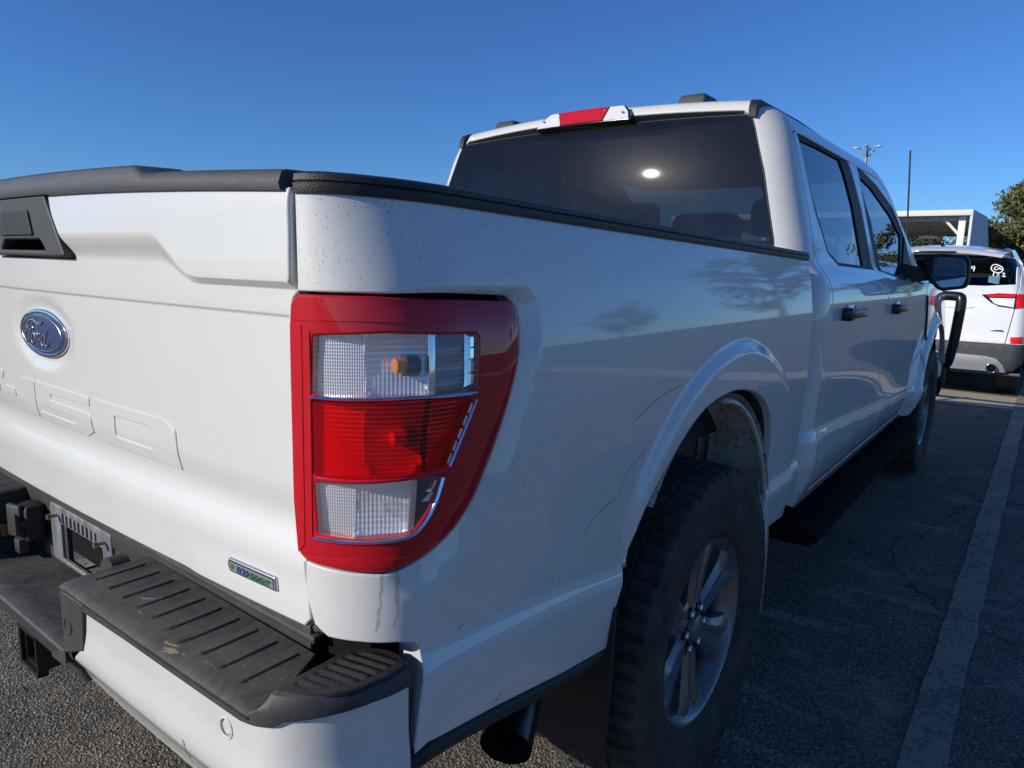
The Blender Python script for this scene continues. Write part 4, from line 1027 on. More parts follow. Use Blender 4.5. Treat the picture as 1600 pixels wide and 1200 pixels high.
def tk(pxs, g): return [tuple(p) for p in trace(SK, pxs, g)]
TOP = 1.865
win_r = tk([(1244, 206), (1282, 223), (1324, 250), (1346, 325), (1366, 421), (1310, 414), (1293, 394), (1275, 335)], (ky(2.0, 1.7), 1.72))
win_f = tk([(1329, 254), (1345, 264), (1370, 290), (1398, 330), (1415, 366), (1420, 430), (1414, 438), (1372, 422), (1352, 330)], (ky(2.9, 1.7), 1.75))
gl_r = tk([(1247, 215), (1280, 230), (1314, 249), (1334, 320), (1350, 415), (1312, 410), (1296, 392), (1279, 335)], (ky(2.0, 1.7), 1.72))
gl_f = tk([(1341, 272), (1362, 293), (1392, 336), (1408, 368), (1411, 427), (1401, 429), (1379, 422), (1362, 345)], (ky(3.0, 1.7), 1.73))
B_ = [(3.0, 1.772), (3.0, 1.30), (3.03, 1.15), (3.05, .9), (3.05, .525)]
rd = [(ky(2.03, 1.745), 1.762)]+[(ky(y, 1.772), 1.772) for y in (2.06, 2.5, 2.99)]+[(ky(y-.004, z), z) for y, z in B_]+[(ky(2.06, .525), .525), (ky(2.035, .56), .56), (ky(2.03, .8), .8), (ky(2.03, 1.2), 1.2), (ky(2.03, 1.5), 1.5)]
A_ = [(3.45, 1.765), (3.62, 1.72), (3.95, 1.50), (4.20, 1.30), (4.25, 1.24), (4.255, 1.0), (4.255, .525)]
fd = [(ky(y+.004, z), z) for y, z in B_[::-1]]+[(ky(y, z), z) for y, z in A_]
def grow(P, d):
    P = resample(P, .03); t = np.roll(P, -1, 0)-np.roll(P, 1, 0); t /= np.linalg.norm(t, axis=1)[:, None]; n = np.stack([t[:, 1], -t[:, 0]], 1)*(1 if area2(P) > 0 else -1); return [tuple(p) for p in P+n*d]
bothd = [(ky(2.03, 1.745), 1.762)]+[(ky(y, 1.772), 1.772) for y in (2.06, 2.5, 2.99)]+[(ky(y, z), z) for y, z in A_]+[(ky(2.06, .525), .525), (ky(2.035, .56), .56), (ky(2.03, .8), .8), (ky(2.03, 1.2), 1.2), (ky(2.03, 1.5), 1.5)]
ge = [(cx(.786, 1.28), 1.28), (cx(.768, 1.40), 1.40), (cx(.712, 1.62), 1.62), (cx(.665, 1.76), 1.76), (cx(.648, 1.81), 1.81)]
cab_out = [(cx(.772, 1.0), .50)]+ge+[(cx(.648, 1.84) if False else UK0*.999, TOP)]+[(ky(y, TOP), TOP) for y in (2.2, 2.8, 3.3)]+[(ky(3.55, 1.80), 1.80), (ky(3.75, 1.70), 1.70), (ky(4.10, 1.46), 1.46), (ky(4.40, 1.26), 1.26), (ky(4.27, 1.225), 1.225), (ky(4.27, .9), .9), (ky(4.27, .47), .47), (ky(3, .455), .455), (ky(2.0, .46), .46), (ky(1.9, .50), .50)]
ext = [[(ky(y, float(ZD(y))-k), float(ZD(y))-k) for y in np.linspace(2.0, 4.25, 90)] for k in (0, .02, .05)]
cab = panel('cab_side', cab_out, SK, W, truck, holes=[grow(bothd, .004)], h=.022, bev=.004, thick=.03, eh=.015)
mirror(cab, truck)
def ring_trim(nm, o_, i_, parent): return panel(nm, o_, offset(SK, -.004), MAT['plastic_dark'], parent, holes=[i_], h=.03, bev=.002, thick=.012)
for nm, o_, wo, gi, hx in (('rear_door', rd, win_r, gl_r, (2.135, 2.50)), ('front_door', fd, win_f, gl_f, (3.10, 3.48))):
    door = panel(nm, o_, SK, W, truck, holes=[wo], h=.020, bev=.004, thick=.03, extra=[[q for q in e if True] for e in ext], eh=.014)
    ring_trim('window_trim', grow(wo, -.002), grow(gi, -.001), door)
    panel('window', grow(gi, .004), offset(SK, -.010), MAT['side_glass'], door, h=.05, bev=.001, thick=.004)
    # strap handle
    zh = 1.150 if nm == 'rear_door' else 1.137; xh = float(SK(np.array([[ky(hx[0], zh), zh]]))[0][0]); ya, yb = hx
    hd_ = box('door_handle', (xh+.026, (ya+yb)/2-.02, zh), (.022, (yb-ya)*.62, .034), MAT['black_paint'], door, .009, seg=3)
    box('handle_foot', (xh+.014, ya+.055, zh), (.040, .055, .046), MAT['black_paint'], hd_, .010, seg=3)
    box('handle_cup', (xh+.002, (ya+yb)/2-.03, zh+.002), (.004, .13, .060), W, hd_, .0015)
    mirror(door, truck)
# rear glass with its black band, header and pillar ends
def SR(uv):
    uv = np.atleast_2d(uv); x, z = uv[:, 0], uv[:, 1]; return np.stack([x, YR(z)-.006+.004*(x/.75)**2, z], 1)
go = [(.790, 1.27), (.770, 1.40), (.712, 1.62), (.664, 1.765), (.645, 1.812)]
gz = [(x, z) for x, z in go]+[(x, 1.812+.018*(1-(x/.645)**2)) for x in np.linspace(.60, -.60, 13)]+[(-x, z) for x, z in go[::-1]]
rg = panel('rear_window', gz, SR, MAT['rear_glass'], truck, h=.04, bev=.001, thick=.004)
panel('window_seal', grow(gz, .004), offset(SR, -.003), MAT['plastic_dark'], rg, holes=[grow(gz, -.010)], h=.03, bev=.001, thick=.02)
box('cab_back_wall', (0, 1.885, .95), (1.66, .03, .84), W, truck, .01)
# roof
ZR = pchip([1.9, 2.2, 2.8, 3.3, 3.62, 3.75], [1.896, 1.906, 1.904, 1.888, 1.852, 1.828])
def SRf(uv):
    uv = np.atleast_2d(uv); x, y = uv[:, 0], uv[:, 1]
    ye = 1.915+.018*(x/.65)**2; e = np.clip((ye+.055-y)/.055, 0, 1.0)
    z = ZR(y)-.030*(x/.66)**2-.058*(1-np.sqrt(np.clip(1-e**2, 0, 1)))
    return np.stack([x, y, z], 1)
ro = [(x, 1.917+.018*(x/.65)**2) for x in np.linspace(-.640, .640, 24)]+[(.640, 2.4), (.640, 3.2), (.632, 3.60), (.4, 3.70), (0, 3.73), (-.4, 3.70), (-.632, 3.60), (-.640, 3.2), (-.640, 2.4)]
roof = panel('roof', ro, SRf, W, truck, h=.03, bev=.003, thick=.05, extra=[[(x, 1.917+.018*(x/.65)**2+k) for x in np.linspace(-.63, .63, 60)] for k in (.004, .010, .018, .03, .045)])
# ditch mouldings running up from the glass corners
for sx_ in (1, -1):
    path = [(.653, 1.915, 1.806), (.652, 1.919, 1.838), (.650, 1.934, 1.860), (.649, 1.965, 1.870), (.649, 2.4, 1.877), (.649, 3.2, 1.862), (.643, 3.60, 1.820)]
    ind = [(0, .025, 0), (0, .025, -.002), (0, .015, -.02), (0, 0, -.03), (0, 0, -.03), (0, 0, -.03), (0, 0, -.03)]
    loft('roof_moulding', [[((p[0]-.0125)*sx_, p[1], p[2]), ((p[0]+.0125)*sx_, p[1]+.002, p[2]-.003), ((p[0]+.0125)*sx_, p[1]+d[1], p[2]+d[2]), ((p[0]-.0125)*sx_, p[1]+d[1], p[2]+d[2])] for p, d in zip(path, ind)], MAT['plastic_dark'], roof, caps=True, sharp=40)
# third brake light
def SCh(uv):
    uv = np.atleast_2d(uv); p = SRf(np.stack([uv[:, 0], np.full(len(uv), 1.96)], 1)); zz = uv[:, 1]
    return np.stack([uv[:, 0], 1.905+.018*(uv[:, 0]/.65)**2+.35*zz, 1.850-.030*(uv[:, 0]/.66)**2+zz], 1)
cho = [(-.226, -.016), (.207, -.016), (.199, .016), (.172, .044), (-.167, .044), (-.209, .012)]
ch = panel('brake_light', rounded(cho, .008), offset(SCh, .010), MAT['black_gloss'], roof, h=.02, bev=.004, thick=.05)
for nm, o_, mt in (('side_lens', [(-.218, -.012), (-.104, -.012), (-.124, .040), (-.161, .040), (-.203, .011)], 'lens_clear'), ('centre_lens', [(-.100, -.012), (.086, -.012), (.106, .040), (-.120, .040)], 'red_reflex'), ('side_lens', [(.090, -.012), (.198, -.012), (.191, .015), (.168, .040), (.110, .040)], 'lens_clear')):
    if mt == 'lens_clear': panel('lens_reflector', rounded(o_, .003), offset(SCh, .0125), simple('brake_light_reflector', (.78, .78, .80), .3, .2, coat=.5), ch, h=.01, bev=.0005, thick=.002)
    panel(nm, rounded(o_, .003), offset(SCh, .016), MAT[mt], ch, h=.01, bev=.0015, thick=.003)
for x_ in (-.186, .172, -.112, .094):
    p = offset(SCh, .017)(np.array([[x_, .012 if abs(x_) > .15 else .024]]))[0]; V, F = [], []; add_tube(V, F, [tuple(p), tuple(p+np.array([0, -.002, .0]))], .005, 10); mesh('lens_screw', V, F, MAT['dull_chrome'], ch)
# two black brackets on the roof
for px_, y_ in (((1092, 150), 2.12), ((802, 186), 2.12)):
    p = hit(px_, 'y', y_); zr_ = float(SRf(np.array([[p[0], y_]]))[0][2])
    b_ = box('roof_bracket', (p[0], y_, zr_+.014), (.125, .16, .060), MAT['plastic'], roof, .012, taper=(.80, .75), seg=3)
tube('reflected_pole_line', curve_pts([hit(p, 'y', 1.97) for p in [(823, 214), (815, 245), (795, 280), (765, 318)]], 6), .0035, MAT['void'], truck, 6)  # dark wire inside the glass, imitates the reflection of a pole
# windscreen
ws = [[(-.70, 3.66, 1.795), (-.35, 3.74, 1.812), (0, 3.76, 1.818), (.35, 3.74, 1.812), (.70, 3.66, 1.795)], [(-.86, 4.30, 1.26), (-.43, 4.46, 1.26), (0, 4.50, 1.26), (.43, 4.46, 1.26), (.86, 4.30, 1.26)]]
loft('windscreen', ws, MAT['front_glass'], truck, closed=False)
# interior
box('cabin_floor', (0, 3.0, .74), (1.6, 2.3, .04), MAT['interior'], truck); box('dashboard', (0, 4.20, 1.13), (1.55, .42, .26), MAT['interior'], truck, .05)
hl_ = SRf(np.array([[0, 2.7]]))[0][2]
box('headliner', (0, 2.8, 1.805), (1.34, 1.6, .02), MAT['interior'], truck, .005)
rs = box('rear_seat', (0, 2.20, 1.02), (1.36, .20, .60), MAT['seat'], truck, .05, seg=3, rot=Matrix.Rotation(.12, 3, 'X')); box('cushion', (0, 2.45, .90), (1.36, .55, .16), MAT['seat'], rs, .05, seg=3)
for x_ in (-.42, .0, .42):
    box('headrest', (x_, 2.16, 1.43), (.27, .10, .16), MAT['seat'], rs, .04, seg=3)
    for k in (-.05, .05): tube('headrest_post', [(x_+k, 2.17, 1.30), (x_+k, 2.16, 1.38)], .006, MAT['dull_chrome'], rs, 8)
for x_ in (-.40, .40):
    s_ = box('front_seat', (x_, 3.20, 1.12), (.52, .18, .66), MAT['seat'], truck, .06, seg=3, rot=Matrix.Rotation(.16, 3, 'X')); box('cushion', (x_, 3.46, .90), (.52, .54, .16), MAT['seat'], s_, .05, seg=3)
    box('headrest', (x_, 3.12, 1.56), (.28, .11, .19), MAT['seat'], s_, .045, seg=3)
tube('steering_wheel', [(-.40+.19*math.cos(t), 3.95+.06*math.sin(t), 1.20+.18*math.sin(t)) for t in np.linspace(0, 2*math.pi, 28)], .014, MAT['interior'], truck, 8)
# ---- front end
fo_ = [(ky(4.278, 1.225), 1.225), (ky(4.40, 1.255), 1.255), (ky(5.0, 1.215), 1.215), (ky(5.50, 1.15), 1.15), (ky(5.58, 1.0), 1.0), (ky(5.58, .75), .75), (ky(5.30, .72), .72)]
fo_ += [(ky(FY+.545*math.cos(t), WZ+.575*math.sin(t)), WZ+.575*math.sin(t)) for t in np.linspace(.50, 2.62, 22)]+[(ky(4.278, .62), .62)]
fend = panel('front_fender', fo_, SK, W, truck, h=.022, bev=.004, thick=.03, eh=.014); mirror(fend, truck)
vent = tk([(1448, 462), (1454, 468), (1457, 480), (1453, 505), (1447, 532), (1446.5, 500), (1447.5, 478)], (ky(4.3, 1.15), 1.15))
vn = panel('fender_vent', vent, offset(SK, .010), MAT['black_gloss'], truck, h=.02, bev=.004, thick=.02); mirror(vn, truck)
hs_ = []
for y, z, w_ in ((4.42, 1.25, .84), (4.7, 1.262, .835), (5.1, 1.235, .82), (5.45, 1.17, .80), (5.58, 1.10, .78)): hs_.append([(w_*k/6, y+.10*(1-(k/6)**2)*(1 if y > 4.5 else .6), z+.045*(1-(k/6)**2)) for k in range(-6, 7)])
loft('hood', hs_, W, truck, closed=False)
box('grille', (0, 5.60, .92), (1.30, .10, .34), MAT['plastic_dark'], truck, .03); box('front_bumper', (0, 5.64, .62), (1.84, .18, .22), W, truck, .05, seg=3)
for sx_ in (-1, 1): box('headlight', (.76*sx_, 5.54, .97), (.22, .12, .30), MAT['dull_chrome'], truck, .03)
# grille guard of black tube
gg = tube('grille_guard', curve_pts([(-.60, 5.86, 1.10), (-.60, 5.86, 1.145), (.0, 5.88, 1.145), (.60, 5.86, 1.145), (.60, 5.86, 1.10)], 6), .026, MAT['black_paint'], truck, 12)
for sx_ in (1, -1):
    loop = [(.52, 5.86, 1.135), (.72, 5.84, 1.148), (.955, 5.76, 1.150), (.985, 5.74, 1.135), (.978, 5.74, .98), (.968, 5.74, .80), (.950, 5.74, .66), (.930, 5.76, .61), (.80, 5.84, .60), (.55, 5.86, .60)]
    tube('lamp_hoop', [(p[0]*sx_, p[1], p[2]) for p in smooth_poly(np.array(loop), 2, closed=False)], .036, MAT['black_paint'], gg, 14)
    tube('guard_post', [(.90*sx_, 5.74, .66), (.905*sx_, 5.74, .50), (.885*sx_, 5.74, .40), (.80*sx_, 5.74, .37), (.5*sx_, 5.78, .37)], .036, MAT['black_paint'], gg, 12)
    box('guard_upright', (.48*sx_, 5.85, .78), (.02, .08, .82), MAT['black_paint'], gg, .006)
# mirrors
def door_mirror():
    o_ = [tuple(hit(p, 'y', 3.74)[[0, 2]]) for p in [(1443, 401), (1470, 396), (1512, 400), (1516, 410), (1514, 440), (1508, 451), (1470, 455), (1459, 447), (1447, 420)]]
    S = lambda uv: np.stack([np.atleast_2d(uv)[:, 0], np.full(len(np.atleast_2d(uv)), 3.74), np.atleast_2d(uv)[:, 1]], 1)
    P = rounded(o_, .018); c_ = np.mean(np.array(P), 0)
    rings = []
    for dy, k in ((0, .97), (.006, 1.0), (.06, 1.0), (.11, .86), (.135, .55), (.14, .1)): rings.append([(c_[0]+(p[0]-c_[0])*k, 3.74+dy, c_[1]+(p[1]-c_[1])*k) for p in P])
    m_ = loft('door_mirror', rings, MAT['plastic_dark'], truck, caps=True, sharp=50)
    gi = [tuple(c_+(np.array(p)-c_)*np.array([.86, .83])) for p in P]
    rot_ = .075
    SG = lambda uv: np.stack([np.atleast_2d(uv)[:, 0], 3.722-(np.atleast_2d(uv)[:, 0]-c_[0])*rot_*0, np.atleast_2d(uv)[:, 1]], 1)
    panel('mirror_bezel', P, SG, MAT['plastic_dark'], m_, holes=[gi], h=.03, bev=.004, thick=.03)
    panel('mirror_glass', gi, lambda uv: SG(uv)+np.stack([0*np.atleast_2d(uv)[:, 0], .004-.20*(np.atleast_2d(uv)[:, 0]-c_[0]), 0*np.atleast_2d(uv)[:, 0]], 1), MAT['mirror'], m_, h=.05, bev=.0005, thick=.002)
    loft('mirror_arm', [[(.875, 3.70+a, 1.255+b) for a, b in ((0, 0), (.16, 0), (.16, .10), (0, .10))], [(.945, 3.74+a, 1.262+b) for a, b in ((0, 0), (.11, 0), (.11, .075), (0, .075))], [(1.03, 3.76+a, 1.275+b) for a, b in ((0, 0), (.08, 0), (.08, .06), (0, .06))]], MAT['plastic_dark'], m_, caps=True)
    tri = tk([(1412, 370), (1437, 438), (1442, 445), (1420, 436), (1413, 428)], (ky(3.7, 1.4), 1.4))
    panel('mirror_sail', tri, offset(SK, .004), MAT['plastic_dark'], m_, h=.03, bev=.003, thick=.02)
    return m_
dm = door_mirror(); mirror(dm, truck)
# antenna
a0, a1 = hit((1416, 395), 'y', 4.40), hit((1422.5, 235), 'y', 4.40); dirv = (a1-a0)/np.linalg.norm(a1-a0); ab = a0-dirv*(a0[2]-1.25)/dirv[2]
an = tube('antenna', [tuple(ab), tuple(ab+dirv*.03), tuple(ab+dirv*.05), tuple(a1)], [.012, .012, .0055, .0048], MAT['plastic_dark'], truck, 8)
# running board
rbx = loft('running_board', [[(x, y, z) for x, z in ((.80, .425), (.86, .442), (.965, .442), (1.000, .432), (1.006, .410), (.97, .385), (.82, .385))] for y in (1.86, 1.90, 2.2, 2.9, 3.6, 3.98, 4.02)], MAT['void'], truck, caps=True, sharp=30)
for y0_ in (1.95, 3.10):
    for i in range(14):
        box('tread_rib', (.925, y0_+.055*i, .4435), (.095, .022, .004), MAT['void'], rbx, .001)
mirror(rbx, truck)
for y_ in (2.0, 3.0, 3.9): 
    for sx_ in (1, -1): box('board_bracket', (.76*sx_, y_, .45), (.30, .07, .03), MAT['void'], truck, .005)

# ================================================================== white sport utility vehicle parked ahead
suv = empty('sport_utility_vehicle', (0, 0, 0))
tag(suv, 'white sport utility vehicle parked straight ahead of the pickup, numbers chalked on its rear window', 'suv')
SX = .42
LEAN = pchip([.2, .35, .45, .60, .66, .95, 1.08, 1.12, 1.52, 1.56, 1.66], [.10, .03, .0, .0, .06, .085, .12, .16, .46, .42, .52])
HWS = pchip([.2, .4, .7, .95, 1.1, 1.3, 1.5, 1.6, 1.66], [.93, .98, .995, .985, .95, .85, .74, .65, .53])
def SS(uv):
    uv = np.atleast_2d(uv); x, z = uv[:, 0], uv[:, 1]; q = np.abs(x-SX); hw = HWS(z)
    return np.stack([x, 8.28+LEAN(z)+.05*(q/.9)**2+.35*np.clip((q-hw+.16)/.16, 0, 1.0)**2.2*.6, z], 1)
def ts(p, g=(1.0, 1.0)): return [tuple(q) for q in trace(SS, p, g)]
def sym(P): return [(2*SX-x, z) for x, z in P[::-1]]
def full(P): return P+sym(P)
wr = ts([(1540, 400), (1588, 404), (1590, 412), (1588, 444), (1540, 446)], (1.0, 1.4))
wz1 = wr[0][1]+.01; wz0 = wr[-1][1]
def clampx(P, m=.90): return [(min(x, SX+m), z) for x, z in P]
win_s = [(SX, wz1)]+wr+[(SX, wz0)]; win_s = win_s+[(2*SX-x, z) for x, z in win_s[-2:0:-1]]
tl = ts([(1534, 461), (1560, 459), (1588, 460), (1588, 483), (1560, 479), (1548, 473)], (1.0, 1.05))
hz = ts([(1585, 484), (1570, 536)], (1.1, .8)); zb = hz[1][1]
SWh = simple('suv_white_paint', (.80, .80, .79), .4, coat=1)
h1 = .93
hatch = [(SX, 1.60), (SX+.55, 1.59), (SX+.74, 1.50), (wr[2][0]+.035, wr[2][1]), (wr[3][0]+.03, wr[3][1]-.02), (tl[2][0], tl[2][1]+.01), (hz[0][0], hz[0][1]), (hz[1][0], zb), (SX, zb-.005)]
hatch = hatch+[(2*SX-x, z) for x, z in hatch[-2:0:-1]]
ht = panel('tailgate', hatch, SS, SWh, suv, holes=[win_s], h=.035, bev=.006, thick=.03)
panel('rear_window', win_s, offset(SS, -.006), glass_mat('suv_dark_glass', (.035, .04, .042), 1.5), suv, h=.06, bev=.002, thick=.004)
box('parcel_shelf', (SX, 9.2, 1.02), (1.5, 1.0, .03), MAT['interior'], suv)
for sx_ in (-1, 1):
    s_ = box('rear_seat', (SX+.36*sx_, 9.75, 1.0), (.60, .16, .60), MAT['seat'], suv, .05, seg=3); box('headrest', (SX+.36*sx_, 9.75, 1.38), (.26, .10, .16), MAT['seat'], s_, .04, seg=3)
quarter = [(hz[1][0]+.006, zb), (hz[0][0]+.006, hz[0][1]), (tl[2][0]+.006, tl[2][1]+.012), (wr[3][0]+.036, wr[3][1]-.02), (wr[2][0]+.041, wr[2][1]), (SX+.75, 1.50), (SX+.80, 1.44), (SX+.955, 1.15), (SX+.995, .95), (SX+1.0, zb)]
qp = panel('rear_quarter', quarter, SS, SWh, suv, h=.03, bev=.005, thick=.03)
q2 = dup(qp, suv); q2.scale.x = -1; q2.location.x = 2*SX
bz = .335
bo = [(SX, zb-.012), (SX+.90, zb-.012), (SX+.945, zb-.03), (SX+.93, .42), (SX+.86, bz), (SX, bz-.01)]; bo = bo+[(2*SX-x, z) for x, z in bo[-2:0:-1]]
panel('rear_bumper', bo, offset(SS, .012), simple('suv_grey_plastic', (.055, .058, .062), .55), suv, h=.04, bev=.01, thick=.05)
sk = ts([(1490, 551), (1540, 556), (1556, 560), (1567, 570), (1571, 581)], (.7, .5))
so_ = [(SX, sk[0][1]+.005)]+sk+[(sk[-1][0], .325), (SX, .325)]; so_ = so_+[(2*SX-x, z) for x, z in so_[-2:0:-1]]
skd = panel('skid_plate', so_, offset(SS, .022), simple('suv_silver_trim', (.50, .51, .52), .4, .5), suv, h=.03, bev=.008, thick=.03)
ec = ts([(1549, 575)], (1.0, .36))[0]
for sx_ in (1, -1):
    ex_ = SX+(ec[0]-SX)*sx_; p = SS(np.array([[ex_, ec[1]]]))[0]; V, F = [], []
    add_tube(V, F, [(ex_, p[1]-.045, ec[1]), (ex_, p[1]+.15, ec[1])], .050, 24, caps=False); add_tube(V, F, [(ex_, p[1]-.045, ec[1]), (ex_, p[1]+.02, ec[1])], [.043, .040], 24); add_tube(V, F, [(ex_, p[1]-.047, ec[1]), (ex_, p[1]-.04, ec[1])], .018, 12)
    mesh('exhaust_pipe', V, F, MAT['black_gloss'], suv, sharp=40)
    V, F = [], []; ribbon(V, F, [(ex_+.046*math.cos(t), p[1]-.047, ec[1]+.046*math.sin(t)) for t in np.linspace(0, 2*math.pi, 25)], .007, (0, -1, 0)); mesh('exhaust_ring', V, F, MAT['chrome'], suv)
for sx_ in (1, -1):
    def fx(P): return [(SX+(x-SX)*sx_, z) for x, z in P]
    t_ = panel('tail_light', fx(tl+[]), offset(SS, .010), MAT['black_gloss'], suv, h=.02, bev=.003, thick=.02)
    zt0, zt1 = tl[0][1], tl[2][1]; x0_, x1_ = tl[0][0], tl[2][0]
    top_ = [(x0_+.03, zt0+.0), (x1_-.004, zt1-.006), (x1_-.004, zt1-.035), (x0_+.06, zt0-.022)]; low_ = [(x0_+.07, zt0-.030), (x1_-.004, zt1-.045), (x1_-.004, tl[3][1]+.012), (tl[4][0], tl[4][1]+.014), (x0_+.12, tl[4][1]+.03)]
    panel('red_lens', fx(top_), offset(SS, .013), MAT['red_in'], t_, h=.02, bev=.002, thick=.004); panel('clear_lens', fx(low_), offset(SS, .013), MAT['reflector'], t_, h=.02, bev=.002, thick=.004)
    tl2 = [(x1_+.008, tl[2][1]+.002), (SX+.90, tl[2][1]-.004), (SX+.93, tl[3][1]+.03), (x1_+.008, tl[3][1])]
    t2_ = panel('side_tail_light', fx(tl2), offset(SS, .010), MAT['red_in'], suv, h=.02, bev=.003, thick=.02)
    rf_ = [(SX+.80, zb+.06), (SX+.90, zb+.07), (SX+.905, zb+.0), (SX+.81, zb+.0)]; panel('reflector', fx(rf_), offset(SS, .012), MAT['red_in'], suv, h=.03, bev=.003, thick=.015)
# crease and finisher above the plate
panel('finisher_bar', rounded([(SX-.40, .965), (SX+.40, .965), (SX+.46, .985), (SX-.46, .985)], .008), offset(SS, .012), SWh, ht, h=.03, bev=.005, thick=.014)
# number plate
pc = ts([(1470, 490)], (.45, .9))[0]
pm = simple('plate_white', (.75, .72, .72), .4); np_ = panel('number_plate', rounded([(SX-.155, pc[1]-.078), (SX+.155, pc[1]-.078), (SX+.155, pc[1]+.078), (SX-.155, pc[1]+.078)], .012), offset(SS, .006), pm, ht, h=.05, bev=.002, thick=.006)
pink = simple('plate_pink', (.62, .17, .22), .4)
panel('plate_band', [(SX-.15, pc[1]+.035), (SX+.15, pc[1]+.035), (SX+.15, pc[1]+.074), (SX-.15, pc[1]+.074)], offset(SS, .0075), pink, np_, h=.05, bev=.0005, thick=.001)
panel('plate_sticker', [(SX+.05, pc[1]+.040), (SX+.145, pc[1]+.040), (SX+.145, pc[1]+.062), (SX+.05, pc[1]+.062)], offset(SS, .0085), simple('sticker_orange', (.75, .30, .04), .4), np_, h=.05, bev=.0005, thick=.001)
py_ = float(SS(np.array([[SX, pc[1]]]))[0][1])
text_mesh('plate_number', '1', simple('plate_ink', (.03, .07, .08), .5), np_, .085, frame_m((SX+.10, py_-.012, pc[1]-.015), (1, 0, 0), (0, 0, 1)), .001)
box('model_badge', (ts([(1557, 516)])[0][0], float(SS(np.array([[1.05, .75]]))[0][1])-.012, ts([(1557, 516)])[0][1]), (.11, .006, .014), MAT['dull_chrome'], ht, .002)
# chalked writing on the glass
V, F = [], []
chalk = [[(1560, 414), (1552, 413), (1548, 419), (1551, 424), (1560, 427), (1567, 424), (1567, 418), (1560, 414.5)], [(1559, 416.5), (1554, 418), (1554, 421.5), (1559, 421.5), (1562, 417.5), (1563, 421.5), (1566, 420.5)], [(1553, 425.5), (1552, 432)], [(1557, 427), (1561, 426.5), (1560.5, 429), (1557, 432.5), (1562.5, 432)], [(1566, 427), (1570, 427), (1569, 429.5), (1566, 432.5), (1571.5, 432)], [(1519, 416), (1517.5, 419.5), (1524, 419)], [(1522.5, 415.5), (1521.5, 424)]]
for s in chalk:
    uv = np.array(ts(s, (1.1, 1.25))); p3 = offset(SS, -.001)(uv)
    ribbon(V, F, [tuple(p) for p in smooth_poly(p3, 1, closed=False)], .010, (0, -.9, .43), .004)
mesh('chalk_writing', V, F, simple('window_chalk', (.85, .85, .83), .8), suv)
box('window_sticker', tuple(SS(np.array([[1.0, 1.27]]))[0]+np.array([.0, -.001, 0])), (.10, .002, .10), simple('sticker_blue', (.10, .22, .28), .5), suv, .0005, rot=Matrix.Rotation(-.6, 3, 'X'))
# spoiler, roof and sides
def rsec(y, w, z, cr): return [(SX+w*k/8, y+.03*(abs(k)/8)**2, z-cr*(abs(k)/8)**2.4) for k in range(-8, 9)]
loft('roof_spoiler', [rsec(8.62, .62, 1.555, .05), rsec(8.60, .64, 1.585, .05), rsec(8.66, .65, 1.605, .055), rsec(8.95, .66, 1.632, .06)], SWh, suv, closed=False)
sr = loft('roof', [rsec(8.94, .66, 1.630, .06), rsec(9.4, .68, 1.665, .07), rsec(10.2, .69, 1.675, .07), rsec(11.0, .68, 1.63, .07), rsec(11.5, .64, 1.55, .06)], SWh, suv, closed=False)
box('brake_light', (SX, 8.608, 1.562), (.40, .02, .022), MAT['black_gloss'], suv, .004)
for sx_ in (1, -1): tube('roof_rail', curve_pts([(SX+.60*sx_, 9.0, 1.57), (SX+.61*sx_, 9.15, 1.61), (SX+.62*sx_, 10, 1.635), (SX+.62*sx_, 10.9, 1.60), (SX+.61*sx_, 11.1, 1.55)], 6), .018, MAT['black_paint'], suv, 8)
fin = [(SX, 9.22, 1.655), (SX, 9.42, 1.66)]
mesh('roof_fin', [(SX-.022, 9.20, 1.652), (SX+.022, 9.20, 1.652), (SX+.018, 9.40, 1.662), (SX-.018, 9.40, 1.662), (SX, 9.26, 1.715), (SX, 9.24, 1.715)], [(0, 1, 4, 5), (1, 2, 4), (2, 3, 4), (3, 0, 5, 4)], MAT['black_gloss'], suv, smooth=False)
ysec = [8.95, 9.3, 9.7, 10.3, 11.0, 11.6, 12.2, 12.7]
for sx_ in (1, -1):
    rings = []
    for y in ysec:
        tp = np.interp(y, [8.95, 9.7, 10.8, 11.5, 12.2, 12.7], [1.60, 1.62, 1.60, 1.15, 1.02, .90]); wt = np.interp(y, [8.9, 9.3, 11, 12.2, 12.7], [.945, .95, .95, .93, .82])
        rings.append([(SX+sx_*x, y, z) for x, z in ((wt*.72 if tp > 1.3 else wt*.86, tp), (wt*.86, min(1.30, tp-.02)), (wt*.96, min(1.05, tp-.05)), (wt, .80), (wt*.99, .50), (wt*.95, .32))])
    loft('body_side', rings, SWh, suv, closed=False, sharp=45)
    for y_ in (9.25, 11.85):
        V, F = [], []; revolve(V, F, [(.20, .0), (.22, .09), (.26, .115), (.31, .115), (.345, .10), (.355, .07), (.355, -.07), (.345, -.10), (.30, -.115), (.2, -.10)], (SX+.80*sx_, y_, .355), 48); w_ = mesh('wheel', V, F, MAT['rubber'], suv, sharp=40)
        V, F = [], []; revolve(V, F, [(0, .08), (.10, .085), (.19, .06), (.225, .095)], (0, 0, 0), 40)
        r_ = mesh('rim', [(SX+.80*sx_+v[0]*sx_, y_+v[1], .355+v[2]) for v in V], F, MAT['alloy'], w_, sharp=40)
box('underside', (SX, 10.45, .40), (1.84, 3.8, .26), MAT['void'], suv, .03); box('bonnet', (SX, 12.0, .92), (1.70, 1.2, .20), SWh, suv, .06, seg=3)
box('hitch_bar', (SX+.62, 8.42, .300), (.62, .04, .03), simple('suv_grey_bar', (.12, .12, .12), .5), suv, .006)

